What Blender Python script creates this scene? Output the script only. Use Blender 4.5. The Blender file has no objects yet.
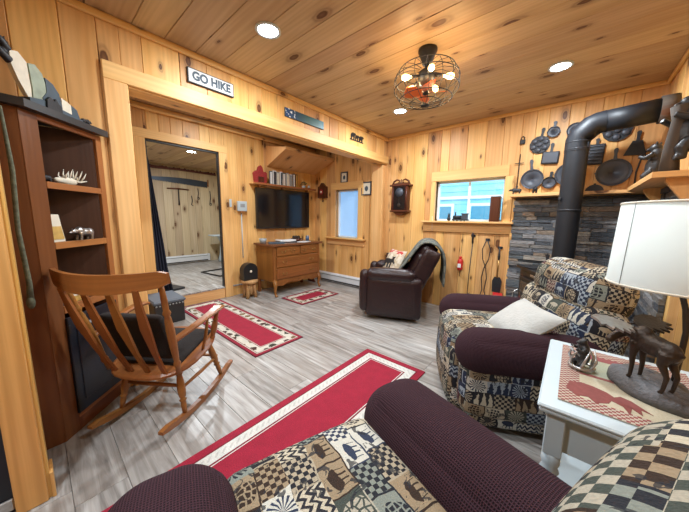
import bpy, bmesh, math, random
from mathutils import Vector, Matrix
random.seed(7)
R = math.radians
scn = bpy.context.scene
C = scn.collection

# ------------------------------------------------------------------ materials
class NT:
    def __init__(s, name):
        s.m = bpy.data.materials.new(name); s.m.use_nodes = True
        s.t = s.m.node_tree; s.t.nodes.clear()
        s.o = s.n('ShaderNodeOutputMaterial')
    def n(s, k, **kw):
        x = s.t.nodes.new(k)
        for a, b in kw.items():
            if a.startswith('i_'): x.inputs[a[2:].replace('_', ' ')].default_value = b
            else: setattr(x, a, b)
        return x
    def l(s, a, b): s.t.links.new(a, b)
    def math(s, op, a, b=None, c=None):
        x = s.n('ShaderNodeMath', operation=op)
        for i, v in enumerate((a, b, c)):
            if v is None: continue
            if isinstance(v, (int, float)): x.inputs[i].default_value = v
            else: s.l(v, x.inputs[i])
        return x.outputs[0]
    def mix(s, f, a, b, mode='MIX'):
        x = s.n('ShaderNodeMix', data_type='RGBA', blend_type=mode)
        for i, v in ((0, f), (6, a), (7, b)):
            if isinstance(v, (int, float)): x.inputs[i].default_value = v
            elif isinstance(v, tuple): x.inputs[i].default_value = (*v[:3], 1)
            else: s.l(v, x.inputs[i])
        return x.outputs[2]
    def ramp(s, f, stops, interp='LINEAR'):
        x = s.n('ShaderNodeValToRGB'); x.color_ramp.interpolation = interp
        e = x.color_ramp.elements
        while len(e) < len(stops): e.new(0.5)
        for i, (p, c) in enumerate(stops):
            e[i].position = p; e[i].color = (*c, 1) if isinstance(c, tuple) else (c, c, c, 1)
        s.l(f, x.inputs[0]); return x.outputs[0]
    def bsdf(s, **kw):
        b = s.n('ShaderNodeBsdfPrincipled')
        for k, v in kw.items():
            inp = b.inputs[k.replace('_', ' ')]
            if isinstance(v, (int, float)): inp.default_value = v
            elif isinstance(v, tuple): inp.default_value = (*v, 1)
            else: s.l(v, inp)
        s.l(b.outputs[0], s.o.inputs[0]); return b
    def bump(s, h, b, strength=.3, dist=.01):
        x = s.n('ShaderNodeBump', i_Strength=strength, i_Distance=dist)
        s.l(h, x.inputs['Height']); s.l(x.outputs[0], b.inputs['Normal'])
    def uv(s, scale=(1, 1, 1), rnd=True):
        u = s.n('ShaderNodeUVMap').outputs[0]
        if rnd:
            a = s.n('ShaderNodeAttribute', attribute_name='rnd')
            c = s.n('ShaderNodeVectorMath', operation='ADD'); s.l(u, c.inputs[0])
            k = s.n('ShaderNodeVectorMath', operation='SCALE'); k.inputs['Scale'].default_value = 37.0
            cb = s.n('ShaderNodeCombineXYZ'); s.l(a.outputs['Fac'], cb.inputs[0])
            m = s.math('MULTIPLY', a.outputs['Fac'], 2.3); s.l(m, cb.inputs[1])
            s.l(cb.outputs[0], k.inputs[0]); s.l(k.outputs[0], c.inputs[1]); u = c.outputs[0]
            s.rnd = a.outputs['Fac']
        return s.map(u, scale)
    def map(s, u, scale):
        v = s.n('ShaderNodeVectorMath', operation='MULTIPLY'); v.inputs[1].default_value = scale
        s.l(u, v.inputs[0]); return v.outputs[0]
    def noise(s, v, scale, detail=3, rough=.5, dist=0, out=0):
        x = s.n('ShaderNodeTexNoise', i_Scale=scale, i_Detail=detail, i_Roughness=rough, i_Distortion=dist)
        s.l(v, x.inputs['Vector']); return x.outputs[out]

def wood(name, a, b, knots=0.5, knotcol=(.10, .035, .012), rough=.45, grain=1.0, var=.25, board_vary=True):
    t = NT(name); uv = t.uv()
    big = t.noise(t.map(uv, (9, .9, 1)), 1, 3, .5, .6)
    warp = t.noise(t.map(uv, (3, 1.1, 1)), 1, 2)
    g = t.n('ShaderNodeTexWave', wave_type='BANDS', bands_direction='X', i_Scale=9, i_Distortion=11, i_Detail=2, i_Detail_Scale=1.0)
    t.l(t.map(uv, (1, .06, 1)), g.inputs['Vector'])
    fine = t.noise(t.map(uv, (150, 3, 1)), 1, 2)
    col = t.mix(t.ramp(big, [(.3, 0.0), (.72, 1.0)]), a, b)
    col = t.mix(t.math('MULTIPLY', g.outputs[0], .20*grain), col, tuple(x*.62 for x in b))
    col = t.mix(t.math('MULTIPLY', fine, .22*grain), col, tuple(x*.7 for x in b))
    if board_vary:
        hs = t.n('ShaderNodeHueSaturation')
        r = t.n('ShaderNodeTexWhiteNoise', noise_dimensions='1D'); t.l(t.rnd, r.inputs['W'])
        t.l(t.math('ADD', t.math('MULTIPLY', r.outputs[0], var), 1-var*.55), hs.inputs['Value'])
        sp = t.n('ShaderNodeSeparateColor'); t.l(r.outputs[1], sp.inputs[0])
        t.l(t.math('ADD', t.math('MULTIPLY', sp.outputs[0], .016), .492), hs.inputs['Hue'])
        t.l(col, hs.inputs['Color']); col = hs.outputs[0]
    if knots > 0:
        v = t.n('ShaderNodeTexVoronoi', voronoi_dimensions='2D', i_Scale=1, i_Randomness=1)
        wv = t.n('ShaderNodeVectorMath', operation='ADD')
        t.l(t.map(uv, (4.4, 2.1, 1)), wv.inputs[0])
        nz = t.n('ShaderNodeTexNoise', i_Scale=22, i_Detail=2); t.l(uv, nz.inputs['Vector'])
        sc = t.n('ShaderNodeVectorMath', operation='SCALE'); sc.inputs['Scale'].default_value = .045
        t.l(nz.outputs[1], sc.inputs[0]); t.l(sc.outputs[0], wv.inputs[1]); t.l(wv.outputs[0], v.inputs['Vector'])
        cs = t.n('ShaderNodeSeparateColor'); t.l(v.outputs['Color'], cs.inputs[0])
        on = t.math('LESS_THAN', cs.outputs[0], knots)
        size = t.math('ADD', t.math('MULTIPLY', cs.outputs[1], 1.2), .5)
        d = t.math('DIVIDE', v.outputs['Distance'], size)
        k = t.ramp(d, [(.0, .85), (.055, 1.0), (.075, .35), (.10, .5), (.13, .16), (.22, 0.0)])
        col = t.mix(t.math('MULTIPLY', k, on), col, knotcol)
    bs = t.bsdf(Base_Color=col, Roughness=rough, Specular_IOR_Level=.35)
    t.bump(t.math('ADD', g.outputs[0], fine), bs, .06, .003)
    return t.m

def plain(name, c, rough=.5, metal=0., noise=.12, nscale=14, bump=0., coat=0., sheen=0., emit=None, es=1.):
    t = NT(name); tc = t.n('ShaderNodeTexCoord').outputs['Object']
    f = t.noise(tc, nscale, 4)
    lo = tuple(max(0, x*(1-noise)) for x in c); hi = tuple(min(1, x*(1+noise)) for x in c)
    kw = dict(Base_Color=t.mix(f, lo, hi), Roughness=rough, Metallic=metal, Coat_Weight=coat, Sheen_Weight=sheen)
    bs = t.bsdf(**kw)
    if emit: bs.inputs['Emission Color'].default_value = (*emit, 1); bs.inputs['Emission Strength'].default_value = es
    if bump: t.bump(t.noise(tc, nscale*4, 4), bs, bump, .01)
    return t.m

M = {}
M['pine'] = wood('pine_wall_boards', (.88, .545, .225), (.69, .36, .112), .55, var=.36)
M['pine_ceiling'] = wood('pine_ceiling_boards', (.62, .45, .275), (.46, .305, .165), .62, var=.24)
M['pine_trim'] = wood('pine_trim_boards', (.88, .56, .245), (.74, .41, .14), .3, var=.12)
M['pine_far'] = wood('pale_pine_boards', (.62, .52, .36), (.50, .39, .245), .6)
M['pine_casing'] = wood('varnished_pine', (.86, .54, .20), (.70, .38, .11), 0.05, grain=2.2, var=.05, rough=.3)
M['cabinet'] = wood('stained_cabinet_wood', (.23, .085, .028), (.155, .05, .016), .08, rough=.35, var=.12)
M['cab_edge'] = wood('stained_shelf_edge', (.42, .17, .055), (.33, .12, .038), .08, rough=.35, var=.12)
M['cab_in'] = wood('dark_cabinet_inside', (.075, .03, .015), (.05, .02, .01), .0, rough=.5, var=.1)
M['rocker'] = wood('rocking_chair_maple', (.36, .145, .038), (.23, .08, .020), .0, rough=.32, var=.12)
M['dresser'] = wood('dresser_oak', (.34, .14, .036), (.22, .08, .02), .0, rough=.34, grain=1.6, var=.1)
M['dresser_top'] = wood('dresser_top_oak', (.24, .10, .045), (.17, .065, .03), .0, rough=.25, grain=1.5, var=.1)
M['mahog'] = wood('mahogany', (.13, .035, .018), (.07, .02, .01), .0, rough=.3)
M['stump'] = wood('log_wood', (.62, .38, .17), (.36, .17, .07), .6, rough=.7)
M['bark'] = wood('grey_bark_log', (.13, .10, .08), (.045, .036, .03), .6, rough=.8)
M['black'] = plain('black_paint', (.018, .018, .02), .45)
M['blackgloss'] = plain('black_screen_glass', (.006, .007, .010), .12)
M['bezel'] = plain('black_plastic', (.012, .012, .013), .35)
M['iron'] = plain('cast_iron', (.055, .064, .085), .45, .15, bump=.15)
M['iron_dark'] = plain('dark_cast_iron', (.016, .018, .023), .5, .15, bump=.15)
M['pipe'] = plain('stove_pipe_black', (.010, .013, .019), .52, .1)
M['stove'] = plain('stove_enamel_black', (.020, .021, .024), .4, .4)
M['stoveglass'] = plain('stove_door_glass', (.05, .045, .04), .1)
M['navy'] = plain('navy_fabric', (.012, .016, .035), .9)
M['cabdoor'] = plain('blue_black_panel', (.008, .012, .022), .35)
M['white'] = plain('white_paint', (.50, .60, .655), .35, noise=.03)
M['vinyl'] = plain('white_vinyl', (.8, .84, .86), .4, noise=.02)
M['heater'] = plain('white_heater_enamel', (.66, .70, .74), .4, noise=.04)
M['leather'] = plain('maroon_leather', (.020, .0075, .009), .33, noise=.4, nscale=9, bump=.5)
M['bronze'] = plain('dark_bronze', (.045, .032, .024), .42, .55, noise=.4, nscale=30, bump=.2)
M['rock'] = plain('painted_rock', (.10, .10, .108), .6, noise=.6, nscale=26, bump=.5)
M['silver'] = plain('silver_metal', (.5, .5, .5), .3, .9, noise=.3, nscale=60)
M['steel'] = plain('blued_saw_steel', (.05, .07, .10), .45, .5)
M['brass'] = plain('aged_brass', (.35, .22, .08), .35, .9)
M['bone'] = plain('bone_white', (.72, .68, .56), .6, noise=.2, nscale=50)
M['red'] = plain('red_enamel', (.55, .02, .02), .4)
M['redcloth'] = plain('dark_red_cloth', (.30, .025, .025), .8, noise=.5, nscale=60)
M['grey'] = plain('grey_plastic', (.30, .33, .35), .5)
M['pillow'] = plain('cream_pillow_linen', (.44, .46, .45), .9, noise=.15, nscale=20, bump=.4, sheen=.3)
M['copper'] = plain('copper_blade', (.75, .16, .035), .32, .6)
M['gold'] = plain('gold_paint', (.55, .36, .10), .5, .2, noise=.5, nscale=30)
M['sage'] = plain('sage_green_paint', (.30, .36, .28), .6, noise=.5, nscale=24)
M['slate'] = plain('slate_blue_paint', (.05, .08, .11), .6, noise=.4, nscale=24)
M['cream'] = plain('cream_paper', (.70, .66, .55), .7)
M['paper'] = plain('white_paper', (.75, .76, .76), .7, noise=.05)
M['sidingpaint'] = plain('pale_blue_siding', (.30, .62, .78), .7, noise=.05, nscale=2)
M['snow'] = plain('outdoor_ground', (.6, .68, .72), .9)
M['siding_window'] = plain('dull_window_pane', (.10, .30, .42), .2)
M['bulb'] = plain('warm_bulb', (1, .85, .5), .3, emit=(1, .66, .25), es=7)
M['led'] = plain('led_diffuser', (1, 1, 1), .5, emit=(.93, .97, 1), es=26)

def glass():
    t = NT('window_glass'); g = t.n('ShaderNodeBsdfGlossy', i_Roughness=.02); tr = t.n('ShaderNodeBsdfTransparent')
    mx = t.n('ShaderNodeMixShader', i_Fac=.07); t.l(tr.outputs[0], mx.inputs[1]); t.l(g.outputs[0], mx.inputs[2]); t.l(mx.outputs[0], t.o.inputs[0]); return t.m
M['glass'] = glass()
def frosted():
    t = NT('frosted_window_film'); tc = t.n('ShaderNodeTexCoord').outputs['Object']
    d = t.n('ShaderNodeBsdfTranslucent'); d.inputs[0].default_value = (.72, .84, .95, 1)
    e = t.n('ShaderNodeBsdfDiffuse'); e.inputs[0].default_value = (.62, .74, .88, 1)
    mx = t.n('ShaderNodeMixShader', i_Fac=.5); t.l(d.outputs[0], mx.inputs[1]); t.l(e.outputs[0], mx.inputs[2]); t.l(mx.outputs[0], t.o.inputs[0]); return t.m
M['frost'] = frosted()
def shade_mat():
    t = NT('lampshade_linen'); uv = t.uv(rnd=False)
    w = t.noise(t.map(uv, (60, 300, 1)), 1, 2); w2 = t.noise(t.map(uv, (300, 60, 1)), 1, 2)
    w = t.math('ADD', w, w2)
    col = t.mix(t.ramp(w, [(.35, 0.), (.65, 1.)]), (.70, .80, .80), (.84, .91, .91))
    d = t.n('ShaderNodeBsdfDiffuse'); t.l(col, d.inputs[0])
    tr = t.n('ShaderNodeBsdfTranslucent'); t.l(col, tr.inputs[0])
    mx = t.n('ShaderNodeMixShader', i_Fac=.35); t.l(d.outputs[0], mx.inputs[1]); t.l(tr.outputs[0], mx.inputs[2]); t.l(mx.outputs[0], t.o.inputs[0])
    return t.m
M['shade'] = shade_mat()

def floor_mat():
    t = NT('grey_plank_floor'); uv = t.uv()
    a = t.noise(t.map(uv, (26, 2.0, 1)), 1, 5, .6, .6)
    b = t.noise(t.map(uv, (5, 1.6, 1)), 1, 3, .6, .4)
    c = t.noise(t.map(uv, (120, 4, 1)), 1, 2)
    col = t.ramp(a, [(.28, (.10, .09, .082)), (.44, (.29, .275, .26)), (.6, (.48, .475, .46)), (.78, (.62, .63, .64))])
    col = t.mix(t.ramp(b, [(.35, .0), (.75, .7)]), col, (.23, .195, .165))
    col = t.mix(t.math('MULTIPLY', c, .25), col, (.2, .19, .18))
    r = t.n('ShaderNodeTexWhiteNoise', noise_dimensions='1D'); t.l(t.rnd, r.inputs['W'])
    hs = t.n('ShaderNodeHueSaturation'); t.l(col, hs.inputs['Color'])
    t.l(t.math('ADD', t.math('MULTIPLY', r.outputs[0], .30), .90), hs.inputs['Value'])
    bs = t.bsdf(Base_Color=hs.outputs[0], Roughness=.34, Specular_IOR_Level=.5)
    t.bump(a, bs, .08, .004)
    return t.m
M['floor'] = floor_mat()
def stone_mat():
    t = NT('ledger_stone'); tc = t.n('ShaderNodeTexCoord').outputs['Object']
    uv = t.uv(); r = t.n('ShaderNodeTexWhiteNoise', noise_dimensions='1D'); t.l(t.rnd, r.inputs['W'])
    base = t.ramp(r.outputs[0], [(0, (.075, .085, .10)), (.22, (.15, .16, .18)), (.42, (.20, .19, .18)), (.60, (.27, .265, .27)), (.78, (.26, .20, .15)), (.88, (.11, .13, .145)), (.96, (.36, .33, .29))], 'CONSTANT')
    n = t.noise(t.map(tc, (1, 1, 3)), 24, 5, .6)
    col = t.mix(.8, base, t.mix(t.ramp(n, [(.3, 0.), (.7, 1.)]), (.45, .45, .45), (1.35, 1.35, 1.35)), 'MULTIPLY')
    bs = t.bsdf(Base_Color=col, Roughness=.6)
    t.bump(n, bs, .8, .02); return t.m
M['stone'] = stone_mat()

def waffle():
    t = NT('maroon_waffle_cover'); uv = t.uv(rnd=False)
    s = t.n('ShaderNodeSeparateXYZ'); t.l(uv, s.inputs[0])
    su = t.math('SINE', t.math('MULTIPLY', s.outputs[0], 2*math.pi*165))
    sv = t.math('SINE', t.math('MULTIPLY', s.outputs[1], 2*math.pi*165))
    h = t.math('MAXIMUM', su, sv)
    f = t.ramp(t.math('MULTIPLY', t.math('ADD', h, 1), .5), [(.3, 0.), (.95, 1.)])
    n = t.noise(uv, 9, 3)
    col = t.mix(f, (.009, .0045, .007), (.056, .023, .033))
    col = t.mix(t.math('MULTIPLY', n, .3), col, (.040, .018, .024))
    bs = t.bsdf(Base_Color=col, Roughness=.9, Specular_IOR_Level=.2)
    t.bump(h, bs, .6, .004); return t.m
M['waffle'] = waffle()

def lodge(chk=.16, nm='lodge_patchwork_tapestry', sc_=1.0):   # woven patchwork of picture panels, checks, zigzags and ferns
    t = NT(nm); uv = t.uv(rnd=False)
    wob = t.n('ShaderNodeVectorMath', operation='SUBTRACT'); t.l(t.noise(uv, 11, 2, out=1), wob.inputs[0]); wob.inputs[1].default_value = (.5, .5, .5)
    sc = t.n('ShaderNodeVectorMath', operation='SCALE'); sc.inputs['Scale'].default_value = .035; t.l(wob.outputs[0], sc.inputs[0])
    add = t.n('ShaderNodeVectorMath', operation='ADD'); t.l(uv, add.inputs[0]); t.l(sc.outputs[0], add.inputs[1])
    p = add.outputs[0]; x = t.n('ShaderNodeSeparateXYZ'); t.l(p, x.inputs[0]); m = t.math
    y = m('MULTIPLY', x.outputs[1], 11.5*sc_); row = m('FLOOR', y); fy = m('FRACT', y)
    wr = t.n('ShaderNodeTexWhiteNoise', noise_dimensions='1D'); t.l(row, wr.inputs['W'])
    xx = m('ADD', m('MULTIPLY', x.outputs[0], 8.5*sc_), wr.outputs[0]); colm = m('FLOOR', xx); fx = m('FRACT', xx)
    cc = t.n('ShaderNodeCombineXYZ'); t.l(colm, cc.inputs[0]); t.l(row, cc.inputs[1])
    wn = t.n('ShaderNodeTexWhiteNoise', noise_dimensions='2D'); t.l(cc.outputs[0], wn.inputs['Vector'])
    cs = t.n('ShaderNodeSeparateColor'); t.l(wn.outputs[1], cs.inputs[0]); r1, r2, r3 = cs.outputs
    base = t.ramp(r1, [(0, (.46, .41, .31)), (.17, (.022, .032, .065)), (.33, (.27, .205, .13)), (.46, (.018, .018, .022)), (.62, (.20, .22, .19)), (.72, (.075, .018, .028)), (.80, (.50, .49, .43)), (.91, (.055, .065, .055))], 'CONSTANT')
    dark = t.ramp(r1, [(0, (.025, .025, .03)), (.17, (.30, .35, .40)), (.33, (.035, .022, .016)), (.46, (.34, .29, .21)), (.62, (.02, .022, .028)), (.72, (.36, .31, .25)), (.80, (.03, .04, .07)), (.91, (.36, .33, .26))], 'CONSTANT')
    px = m('SUBTRACT', fx, .5); py = m('MULTIPLY', m('SUBTRACT', fy, .5), .75)
    nz = t.noise(p, 55, 2)
    el = m('ADD', m('ADD', m('POWER', m('ABSOLUTE', m('DIVIDE', px, .34)), 2), m('POWER', m('ABSOLUTE', m('DIVIDE', m('SUBTRACT', py, .05), .15)), 2)), m('MULTIPLY', nz, 1.1))
    body = m('LESS_THAN', el, 1.35)
    leg = m('MULTIPLY', m('LESS_THAN', m('ABSOLUTE', m('SUBTRACT', m('FRACT', m('MULTIPLY', px, 5.5)), .5)), .15), m('MULTIPLY', m('LESS_THAN', m('ABSOLUTE', px), .27), m('LESS_THAN', m('ABSOLUTE', m('ADD', py, .14)), .13)))
    animal = m('MAXIMUM', body, leg)
    rad = m('SQRT', m('ADD', m('POWER', m('ABSOLUTE', px), 2), m('POWER', m('ABSOLUTE', py), 2)))
    star = m('MULTIPLY', m('GREATER_THAN', m('SINE', m('ADD', m('MULTIPLY', m('ARCTAN2', py, px), 15), m('MULTIPLY', nz, 2.5))), .1), m('LESS_THAN', rad, .40))
    ck = t.n('ShaderNodeTexChecker', i_Scale=62*sc_); t.l(uv, ck.inputs['Vector'])
    zig = m('GREATER_THAN', m('FRACT', m('ADD', m('MULTIPLY', fy, 3), m('MULTIPLY', m('ABSOLUTE', m('SUBTRACT', m('FRACT', m('MULTIPLY', fx, 4)), .5)), 1.3))), .5)
    tree = m('GREATER_THAN', m('SUBTRACT', m('MULTIPLY', m('ABSOLUTE', m('SUBTRACT', m('FRACT', m('MULTIPLY', fx, 3)), .5)), 2), m('SUBTRACT', 1.0, fy)), m('MULTIPLY', m('SUBTRACT', nz, .5), 1.2))
    ve = t.n('ShaderNodeTexVoronoi', voronoi_dimensions='2D', feature='DISTANCE_TO_EDGE', i_Scale=62, i_Randomness=.5); t.l(p, ve.inputs['Vector'])
    cone = m('MULTIPLY', m('GREATER_THAN', ve.outputs['Distance'], .13), m('LESS_THAN', rad, .33))
    pat = t.mix(m('LESS_THAN', r2, chk), animal, ck.outputs[1])
    q = m('ADD', m('MULTIPLY', r3, 1.0), 0)
    pat = t.mix(m('MULTIPLY', m('GREATER_THAN', r2, chk), m('LESS_THAN', q, .22)), pat, star)
    pat = t.mix(m('MULTIPLY', m('GREATER_THAN', r2, chk), m('MULTIPLY', m('GREATER_THAN', q, .22), m('LESS_THAN', q, .34))), pat, zig)
    pat = t.mix(m('MULTIPLY', m('GREATER_THAN', r2, chk), m('MULTIPLY', m('GREATER_THAN', q, .34), m('LESS_THAN', q, .52))), pat, tree)
    pat = t.mix(m('MULTIPLY', m('GREATER_THAN', r2, chk), m('MULTIPLY', m('GREATER_THAN', q, .52), m('LESS_THAN', q, .68))), pat, cone)
    edge = m('MAXIMUM', m('LESS_THAN', fx, .05), m('LESS_THAN', fy, .06))
    pat = t.mix(m('MULTIPLY', edge, m('GREATER_THAN', r3, .35)), pat, m('SUBTRACT', 1.0, m('GREATER_THAN', nz, .75)))
    col = t.mix(pat, base, dark)
    blot = m('MULTIPLY', m('GREATER_THAN', t.noise(p, 17, 3, .6, 1.5), .60), .85)
    col = t.mix(blot, col, (.022, .024, .03))
    e = t.n('ShaderNodeTexNoise', i_Scale=260, i_Detail=1); t.l(uv, e.inputs['Vector'])
    col = t.mix(.6, col, t.mix(e.outputs[0], (.6, .6, .6), (1.35, 1.35, 1.35)), 'MULTIPLY')
    bs = t.bsdf(Base_Color=col, Roughness=.9, Specular_IOR_Level=.2)
    t.bump(t.math('ADD', e.outputs[0], t.noise(uv, 24, 3)), bs, .45, .008); return t.m
M['lodge'] = lodge(sc_=1.15); M['lodge_check'] = lodge(.60, 'lodge_check_tapestry', .85)
def plaid(name, a, b, c, s):
    t = NT(name); uv = t.uv(rnd=False)
    x = t.n('ShaderNodeSeparateXYZ'); t.l(uv, x.inputs[0])
    fu = t.math('GREATER_THAN', t.math('FRACT', t.math('MULTIPLY', x.outputs[0], s)), .5)
    fv = t.math('GREATER_THAN', t.math('FRACT', t.math('MULTIPLY', x.outputs[1], s)), .5)
    sm = t.math('MULTIPLY', t.math('ADD', fu, fv), .5)
    col = t.ramp(sm, [(0, a), (.25, b), (.75, c)], 'CONSTANT')
    n = t.noise(uv, 120, 2)
    col = t.mix(.8, col, t.mix(n, (.6, .6, .6), (1.35, 1.35, 1.35)), 'MULTIPLY')
    bs = t.bsdf(Base_Color=col, Roughness=.95); t.bump(n, bs, .4, .004); return t.m
M['check'] = plaid('cream_and_charcoal_check', (.52, .48, .38), (.27, .25, .20), (.022, .025, .04), 14)
M['blanket'] = plaid('grey_green_plaid', (.10, .11, .10), (.15, .165, .14), (.075, .085, .08), 9)

def rug_mat(name, W, L, bands, kind):
    # bands: (distance from the edge, colour); pattern zone optional
    t = NT(name); uv = t.uv(rnd=False); x = t.n('ShaderNodeSeparateXYZ'); t.l(uv, x.inputs[0])
    du = t.math('SUBTRACT', W/2, t.math('ABSOLUTE', t.math('SUBTRACT', x.outputs[0], W/2)))
    dv = t.math('SUBTRACT', L/2, t.math('ABSOLUTE', t.math('SUBTRACT', x.outputs[1], L/2)))
    d = t.math('MINIMUM', du, dv)
    col = t.ramp(t.math('MULTIPLY', d, 4.0), [(p*4.0, c) for p, c in bands], 'CONSTANT')
    if kind == 'animals':
        zone = t.math('MULTIPLY', t.math('GREATER_THAN', d, .052), t.math('LESS_THAN', d, .118))
        v = t.n('ShaderNodeTexVoronoi', voronoi_dimensions='2D', i_Scale=9, i_Randomness=.55); t.l(uv, v.inputs['Vector'])
        nz = t.noise(uv, 46, 1)
        b = t.math('LESS_THAN', t.math('ADD', v.outputs['Distance'], t.math('MULTIPLY', nz, .35)), .50)
        cs = t.n('ShaderNodeSeparateColor'); t.l(v.outputs['Color'], cs.inputs[0])
        bc = t.ramp(cs.outputs[0], [(0, (.03, .035, .02)), (.4, (.16, .10, .04)), (.7, (.05, .02, .015))], 'CONSTANT')
        col = t.mix(t.math('MULTIPLY', b, zone), col, bc)
    else:
        zone = t.math('MULTIPLY', t.math('GREATER_THAN', d, .072), t.math('LESS_THAN', d, .098))
        tr = t.math('GREATER_THAN', t.math('FRACT', t.math('MULTIPLY', t.math('ADD', x.outputs[0], x.outputs[1]), 26)), .6)
        col = t.mix(t.math('MULTIPLY', tr, t.math('MULTIPLY', zone, .3)), col, (.2, .18, .16))
    n = t.noise(uv, 170, 2); n2 = t.noise(uv, 14, 3)
    col = t.mix(.75, col, t.mix(n, (.45, .45, .45), (1.5, 1.5, 1.5)), 'MULTIPLY')
    col = t.mix(.5, col, t.mix(n2, (.5, .5, .5), (1.4, 1.4, 1.4)), 'MULTIPLY')
    bs = t.bsdf(Base_Color=col, Roughness=.95); t.bump(n, bs, .6, .006); return t.m
RED = (.29, .008, .030); DR = (.16, .006, .02); CR = (.56, .53, .45)

def runner_cloth():
    t = NT('woven_table_runner'); uv = t.uv(rnd=False); x = t.n('ShaderNodeSeparateXYZ'); t.l(uv, x.inputs[0])
    W, L = .36, .50
    du = t.math('SUBTRACT', W/2, t.math('ABSOLUTE', t.math('SUBTRACT', x.outputs[0], W/2)))
    dv = t.math('SUBTRACT', L/2, t.math('ABSOLUTE', t.math('SUBTRACT', x.outputs[1], L/2)))
    d = t.math('MINIMUM', du, dv)
    ck = t.n('ShaderNodeTexChecker', i_Scale=110); t.l(uv, ck.inputs['Vector'])
    ck.inputs['Color1'].default_value = (.22, .045, .045, 1); ck.inputs['Color2'].default_value = (.42, .38, .31, 1)
    zone = t.math('LESS_THAN', d, .055)
    ins = t.ramp(t.math('MULTIPLY', x.outputs[1], 2), [(0, (.46, .42, .31)), (.46, (.25, .08, .07)), (.50, (.34, .36, .27)), (.80, (.24, .07, .07))], 'CONSTANT')
    col = t.mix(zone, ins, ck.outputs[0])
    n = t.noise(uv, 220, 2); col = t.mix(.7, col, t.mix(n, (.6, .6, .6), (1.35, 1.35, 1.35)), 'MULTIPLY')
    t.bsdf(Base_Color=col, Roughness=.95); return t.m
M['tablerunner'] = runner_cloth()
def moosepillow():
    t = NT('snowy_pillow_print'); uv = t.uv(rnd=False)
    n = t.noise(uv, 16, 3); x = t.n('ShaderNodeSeparateXYZ'); t.l(uv, x.inputs[0])
    col = t.mix(t.ramp(n, [(.45, 0.), (.55, 1.)]), (.62, .56, .46), (.45, .36, .25))
    up = t.math('GREATER_THAN', t.math('ADD', x.outputs[1], t.math('MULTIPLY', n, .12)), .335)
    col = t.mix(up, col, t.mix(t.ramp(n, [(.5, 0.), (.53, 1.)]), (.40, .03, .03), (.5, .42, .32)))
    t.bsdf(Base_Color=col, Roughness=.9); return t.m
M['moosepillow'] = moosepillow()
def banner():
    t = NT('painted_lake_banner'); uv = t.uv(rnd=False); x = t.n('ShaderNodeSeparateXYZ'); t.l(uv, x.inputs[0])
    n = t.noise(uv, 30, 3)
    c = t.ramp(t.math('ADD', t.math('MULTIPLY', x.outputs[0], 1.7), t.math('MULTIPLY', n, .1)), [(0, (.015, .06, .20)), (.3, (.012, .05, .09)), (.55, (.015, .08, .07)), (.8, (.03, .13, .13)), (.97, (.10, .30, .40))])
    w = t.math('MULTIPLY', t.math('GREATER_THAN', n, .56), t.math('LESS_THAN', x.outputs[0], .13))
    c = t.mix(w, c, (.7, .75, .8))
    t.bsdf(Base_Color=c, Roughness=.4); return t.m
M['banner'] = banner()

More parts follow.
